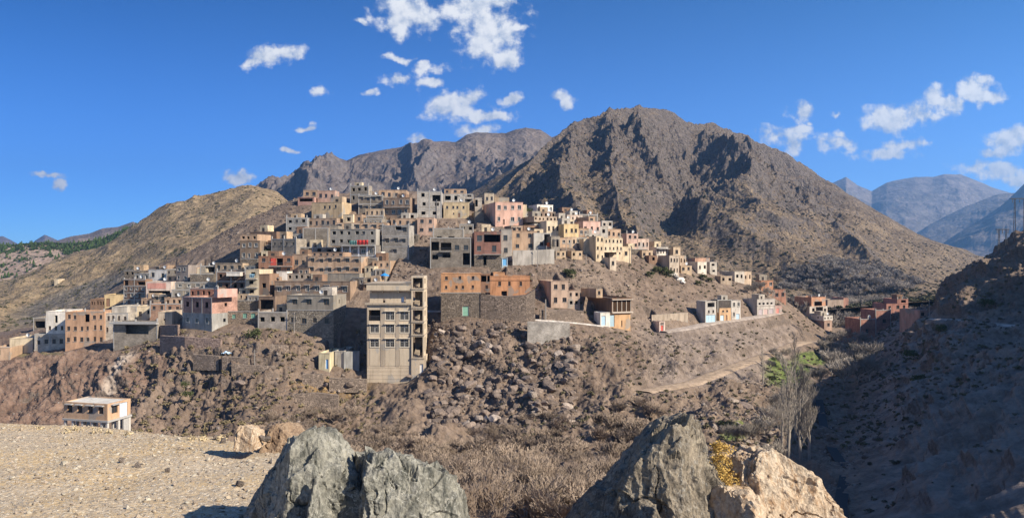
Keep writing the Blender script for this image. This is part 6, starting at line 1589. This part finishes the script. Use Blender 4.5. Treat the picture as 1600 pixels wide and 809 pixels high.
tag(link('pine_wood', merged_instances('pine_wood', scr, pl, [leafm('pine_needles_far', (.05, .075, .025))])), 'dense dark green pine wood along the crest of the far left ridge', 'wood', kind='stuff')

# yellow dry plant between the two right foreground rocks, dry grass on the ledge
def tuft(px, py, Y, n, h, w, mat, label, name, cat, seed):
    rr = np.random.RandomState(seed); V = []; Fq = []
    for k in range(n):
        b = np.array((rr.uniform(-w, w), rr.uniform(-w, w) * .6, 0)); d = np.array((rr.normal(0, .35), rr.normal(0, .35), 1)); d /= np.linalg.norm(d); L = h * rr.uniform(.5, 1.2); s = np.cross(d, rr.normal(size=3)); s /= np.linalg.norm(s); s *= .004; i = len(V)
        m_ = b + d * L * .6; e = b + d * L + np.array((rr.normal(0, .1), rr.normal(0, .1), -.15)) * L
        V += [b - s, b + s, m_ + s, m_ - s, e + s * .3, e - s * .3]; Fq += [(i, i + 1, i + 2, i + 3), (i + 3, i + 2, i + 4, i + 5)]
    o = link(name, me_of(name, (np.array(V), np.array(Fq)), mat), None, P(px, py, Y)); tag(o, label, cat); return o
YEM = leafm('yellow_dry_leaves', (.52, .34, .10)); DRG = leafm('dry_grass_blades', (.50, .40, .24))
yp = empty('dry_plant', P(1126, 770, 5.15)); tag(yp, 'bright yellow dry plant wedged between the dark rock and the ochre rock', 'plant')
for k, (dx, dz, s) in enumerate([(0, .02, .09), (.0, .12, .085), (-.01, .21, .08), (.01, .29, .07), (.03, .06, .08), (-.02, .32, .035)]):
    o = link('leaves', me_of('leaves', leaf_clump(900 + k, 520, s * 1.1, .9, .0055), YEM), yp, (dx, 0, dz))
for k, (px, py, h) in enumerate([(105,672,.12),(120,668,.1),(62,666,.08),(152,672,.14),(170,674,.1),(300,683,.12),(318,684,.1),(345,684,.12),(200,676,.1)]):
    p = ledge_pt(px, py + 4); o = link('dry_grass_tuft', me_of('dry_grass_tuft', (lambda t_: (np.array(t_.data.vertices[0].co), 0))(None) if False else leaf_clump(950 + k, 60, h * .6, 1.0, .012), DRG), None, tuple(p)); tag(o, 'small dry grass tuft on the rim of the gravel ledge', 'grass tuft', 'dry tufts along the ledge rim')

# ------------------------------------------------------------------ walls of stone and concrete
def wall_run(name, pts, mat, label, cat, th=.7, deep=1.5, ymin=100):
    """pts: (px, top row, bottom row): a wall standing on the slope"""
    q = MB(); k = q.slot(mat); A = []
    for px, t, b in pts:
        g = ground_pt(px, b, ymin); A.append((g[0], g[1], g[2], (CY - t) / F * g[1]))
    x0, y0, z0, _ = A[0]
    for a, b in zip(A[:-1], A[1:]):
        f = lambda p, dy, z: (p[0] - x0, p[1] - y0 + dy, z - z0)
        q.face([f(a, -.4, a[2] - deep), f(b, -.4, b[2] - deep), f(b, -.4, b[3]), f(a, -.4, a[3])], k)
        q.face([f(a, -.4, a[3]), f(b, -.4, b[3]), f(b, th, b[3]), f(a, th, a[3])], k)
        q.face([f(b, th, b[2] - deep), f(a, th, a[2] - deep), f(a, th, a[3]), f(b, th, b[3])], k)
    a = A[0]; q.face([f(a, th, a[2] - deep), f(a, -.4, a[2] - deep), f(a, -.4, a[3]), f(a, th, a[3])], k)
    b = A[-1]; q.face([f(b, -.4, b[2] - deep), f(b, th, b[2] - deep), f(b, th, b[3]), f(b, -.4, b[3])], k)
    o = link(name, q.mesh(name), None, (x0, y0, z0)); tag(o, label, cat); return o
RUB = rubble((.29, .225, .175)); RUB2 = rubble((.36, .26, .21)); CW = blocks((.33, .305, .27))
wall_run('retaining_wall', [(751,459,495),(775,463,498),(800,463,501),(822,461,503),(836,452,503)], rubble((.24, .185, .145)), 'tall stone retaining wall under the deep orange single-storey house', 'wall', 3)
wall_run('retaining_wall', [(843,484,500),(858,484,501),(884,485,503),(912,486,505)], RUB, 'stone terrace wall under the pinkish ruined house', 'wall', 2)
wall_run('retaining_wall', [(824,502.5,529),(856,503,528),(890,504,527)], CW, 'pale grey concrete block wall supporting the upper path', 'wall', 1)
wall_run('retaining_wall', [(801,391,414),(830,391,413),(866,389,411)], plaster((.38, .34, .29)), 'long grey plastered wall below the house with the orange tank', 'wall', 1.5)
wall_run('terrace_wall', [(1018,492,500),(1045,490,499),(1074,488,497)], plaster((.42, .34, .26)), 'pale earth wall along a terrace left of the garage row', 'wall', .6)
for pts, lb in [([(251,524,545),(290,526,547),(346,530,546)],'long dark stone terrace wall right under the two-tone pink-sided house'), ([(303,553,566),(343,556,567)],'short stone terrace wall left of the light blue tarpaulin'),
                ([(348,556,570),(389,559,570)],'stone terrace wall directly below the light blue tarpaulin'), ([(422,538,562),(450,540,562)],'bulging stone terrace wall above the small pole'), ([(363,569,577),(410,571,580),(457,573,584)],'long thin stone terrace wall in the middle of the left slope'),
                ([(473,584,598),(505,584,597)],'stone terrace wall in front of the yellow shack'), ([(457,616,629),(495,613,628),(529,617,630)],'lowest curved stone terrace wall above the thicket'), ([(515,590,600),(573,592,602)],'stone wall at the left foot of the beige tower'),
                ([(251,508,522),(279,507,521)],'pinkish stone wall left of the two-tone house')]:
    wall_run('terrace_wall', pts, RUB2 if 'pink' in lb else RUB, lb, 'terrace wall', .6)
wall_run('garden_wall', [(538,549,573),(562,548,572)], plaster((.30, .285, .26)), 'grey plaster wall in the deep shade beside the beige tower', 'wall', .4)

# ------------------------------------------------------------------ poles, pylons and small things
POLEM = simple('grey_pole', (.28, .25, .22))
pl_ = [(763.5,411,380,'in front of the dark red house'),(839.6,414,387,'below the arched grey house'),(853.5,405,384,'left of the orange tank wall'),(865,402,374,'first of the close pair right of the orange tank'),(868.5,402,373,'second of the close pair right of the orange tank'),
       (881,370,344,'at the corner of the large cream house'),(884,393,370,'beside the yellow house'),(915,410,397,'at the left foot of the cream terrace'),(944,403,370,'in front of the tall cream house'),(985,408,386,'at the right end of the cream terrace'),
       (462,514,487,'in front of the grey stone-based house'),(401,566,545,'on the middle of the left terraces'),(1448,499,467,'at the foot of the shaded right slope'),(799,337,323,'on top of the big pink house'),(683,338,312,'in front of the tall pale unfinished house'),(852,500,467,'beside the terrace wall of the pinkish ruin')]
for px, pb_, pt_, wh in pl_:
    g = ground_pt(px, pb_, 100); H = (pb_ - pt_) / F * g[1]; q = MB(); k = q.slot(POLEM)
    g = g + np.array((0, -1.2, 0)); thick = .2 if px == 852 else .11
    q.tube((0, 0, -1.5), (0, 0, H), thick, thick * .7, 7, k)
    root = link('utility_pole', q.mesh('utility_pole'), None, tuple(g)); tag(root, 'thin grey pole ' + wh, 'pole')
    if px != 852:
        q = MB(); k = q.slot(STEEL); q.box(-.5, .5, -.05, .05, H - .5, H - .4, k)
        for x in (-.4, 0, .4): q.tube((x, 0, H - .4), (x, 0, H - .2), .04, .03, 5, k)
        link('crossarm', q.mesh('crossarm'), root)
def pylon(px0, px1, top, base_row, Y, label):
    m = Y / F; xa, xb = (px0 - CX) * m, (px1 - CX) * m; x = (xa + xb) / 2; w = (xb - xa) / 2; zb = (CY - base_row) * m; H = (base_row - top) * m
    root = empty('power_pylon', (x, Y, zb)); tag(root, label, 'pylon')
    for s in (-1, 1):
        q = MB(); k = q.slot(STEEL); q.tube((s * w * .72 - .35, 0, -8), (s * w * .66 - .12, 0, H), .1, .07, 5, k); q.tube((s * w * .72 + .35, 0, -8), (s * w * .66 + .12, 0, H), .1, .07, 5, k)
        for i in range(5): q.box(s * w * .7 - .3 + .04 * i, s * w * .7 + .3 - .04 * i, -.03, .03, H * (i + .6) / 5.5, H * (i + .6) / 5.5 + .08, k)
        link('leg', q.mesh('leg'), root)
    q = MB(); k = q.slot(STEEL); q.box(-w * 1.25, w * 1.25, -.12, .12, H - .02, H + .22, k)
    link('crossarm', q.mesh('crossarm'), root)
    for x_ in (-w, 0, w):
        q = MB(); k = q.slot(simple('insulator', (.2, .16, .12))); q.tube((x_, 0, H - .9), (x_, 0, H - .03), .09, .05, 6, k); link('insulator', q.mesh('insulator'), root)
pylon(1582, 1604, 311, 352, 198, 'larger double-legged power pylon on the right slope, cut by the picture edge')
pylon(1558, 1575, 359, 382, 196, 'smaller double-legged power pylon further down the right slope')
# parasol, tank, tarpaulin, shed details
g = ground_pt(601, 441, 100); m = g[1] / F
par = empty('parasol', tuple(g)); tag(par, 'bright blue parasol on the rubble just above the beige tower', 'parasol')
q = MB(); k = q.slot(STEEL); q.tube((0, 0, -1), (0, 0, 2.3), .03, .03, 6, k); link('pole', q.mesh('pole'), par)
q = MB(); k = q.slot(simple('blue_canvas', (.03, .25, .60), .9)); n = 8
for i in range(n):
    a, b = 6.283 * i / n, 6.283 * (i + 1) / n; q.face([(0, 0, 2.35), (1.15 * math.cos(a), 1.15 * math.sin(a), 1.75), (1.15 * math.cos(b), 1.15 * math.sin(b), 1.75)], k)
    q.face([(1.15 * math.cos(a), 1.15 * math.sin(a), 1.75), (1.15 * math.cos(a), 1.15 * math.sin(a), 1.6), (1.15 * math.cos(b), 1.15 * math.sin(b), 1.6), (1.15 * math.cos(b), 1.15 * math.sin(b), 1.75)], k)
link('canopy', q.mesh('canopy'), par)
hz = next(h for h in HOUSES if 'orange tank' in h['label'] and 'carrying' in h['label']); Yt = hz['Ysolved'] - 1.0
tk = empty('water_tank', P(858, 386, Yt)); tag(tk, 'orange-red water tank hung against the grey and white house', 'tank')
q = MB(); k = q.slot(simple('orange_plastic', (.62, .13, .03), .6)); q.tube((0, 0, 0), (0, 0, 1.15), .62, .62, 12, k); q.tube((0, 0, 1.15), (0, 0, 1.3), .62, .25, 12, k); link('barrel', q.mesh('barrel'), tk)
q = MB(); k = q.slot(CONC); q.box(-.7, .7, -.6, .9, -.25, -.003, k); link('shelf', q.mesh('shelf'), tk)
p = ground_pt(354, 553, 100); q = MB(); k = q.slot(simple('light_blue_tarp', (.42, .55, .66), .8)); rr = random.Random(2)
for i in range(6):
    for j in range(4):
        h_ = lambda a, b: (a * .3 - .9, b * .35 - .7, .15 + .55 * math.exp(-((a - 3) ** 2 + (b - 2) ** 2) / 4) + .12 * math.sin(a * 2.1 + b * 1.7))
        q.face([h_(i, j), h_(i + 1, j), h_(i + 1, j + 1), h_(i, j + 1)], k)
tag(link('tarpaulin', q.mesh('tarpaulin'), None, tuple(p)), 'crumpled light blue tarpaulin on the left terraces', 'tarpaulin')

# ------------------------------------------------------------------ the air
def haze():
    q = MB(); q.box(-6600, 6600, -80, 7600, -160, 1000, 0)
    m = bpy.data.materials.new('haze'); m.use_nodes = True; t = NT(m.node_tree)
    out = t.node('ShaderNodeOutputMaterial'); v = t.node('ShaderNodeVolumePrincipled')
    v.inputs['Color'].default_value = (.27, .56, 1.0, 1); v.inputs['Density'].default_value = HAZE_D; v.inputs['Anisotropy'].default_value = .35
    t.l.new(v.outputs[0], out.inputs['Volume'])
    o = link('haze', q.mesh('haze', [m])); tag(o, kind='stuff')
HAZE_D = 0.00011
haze()
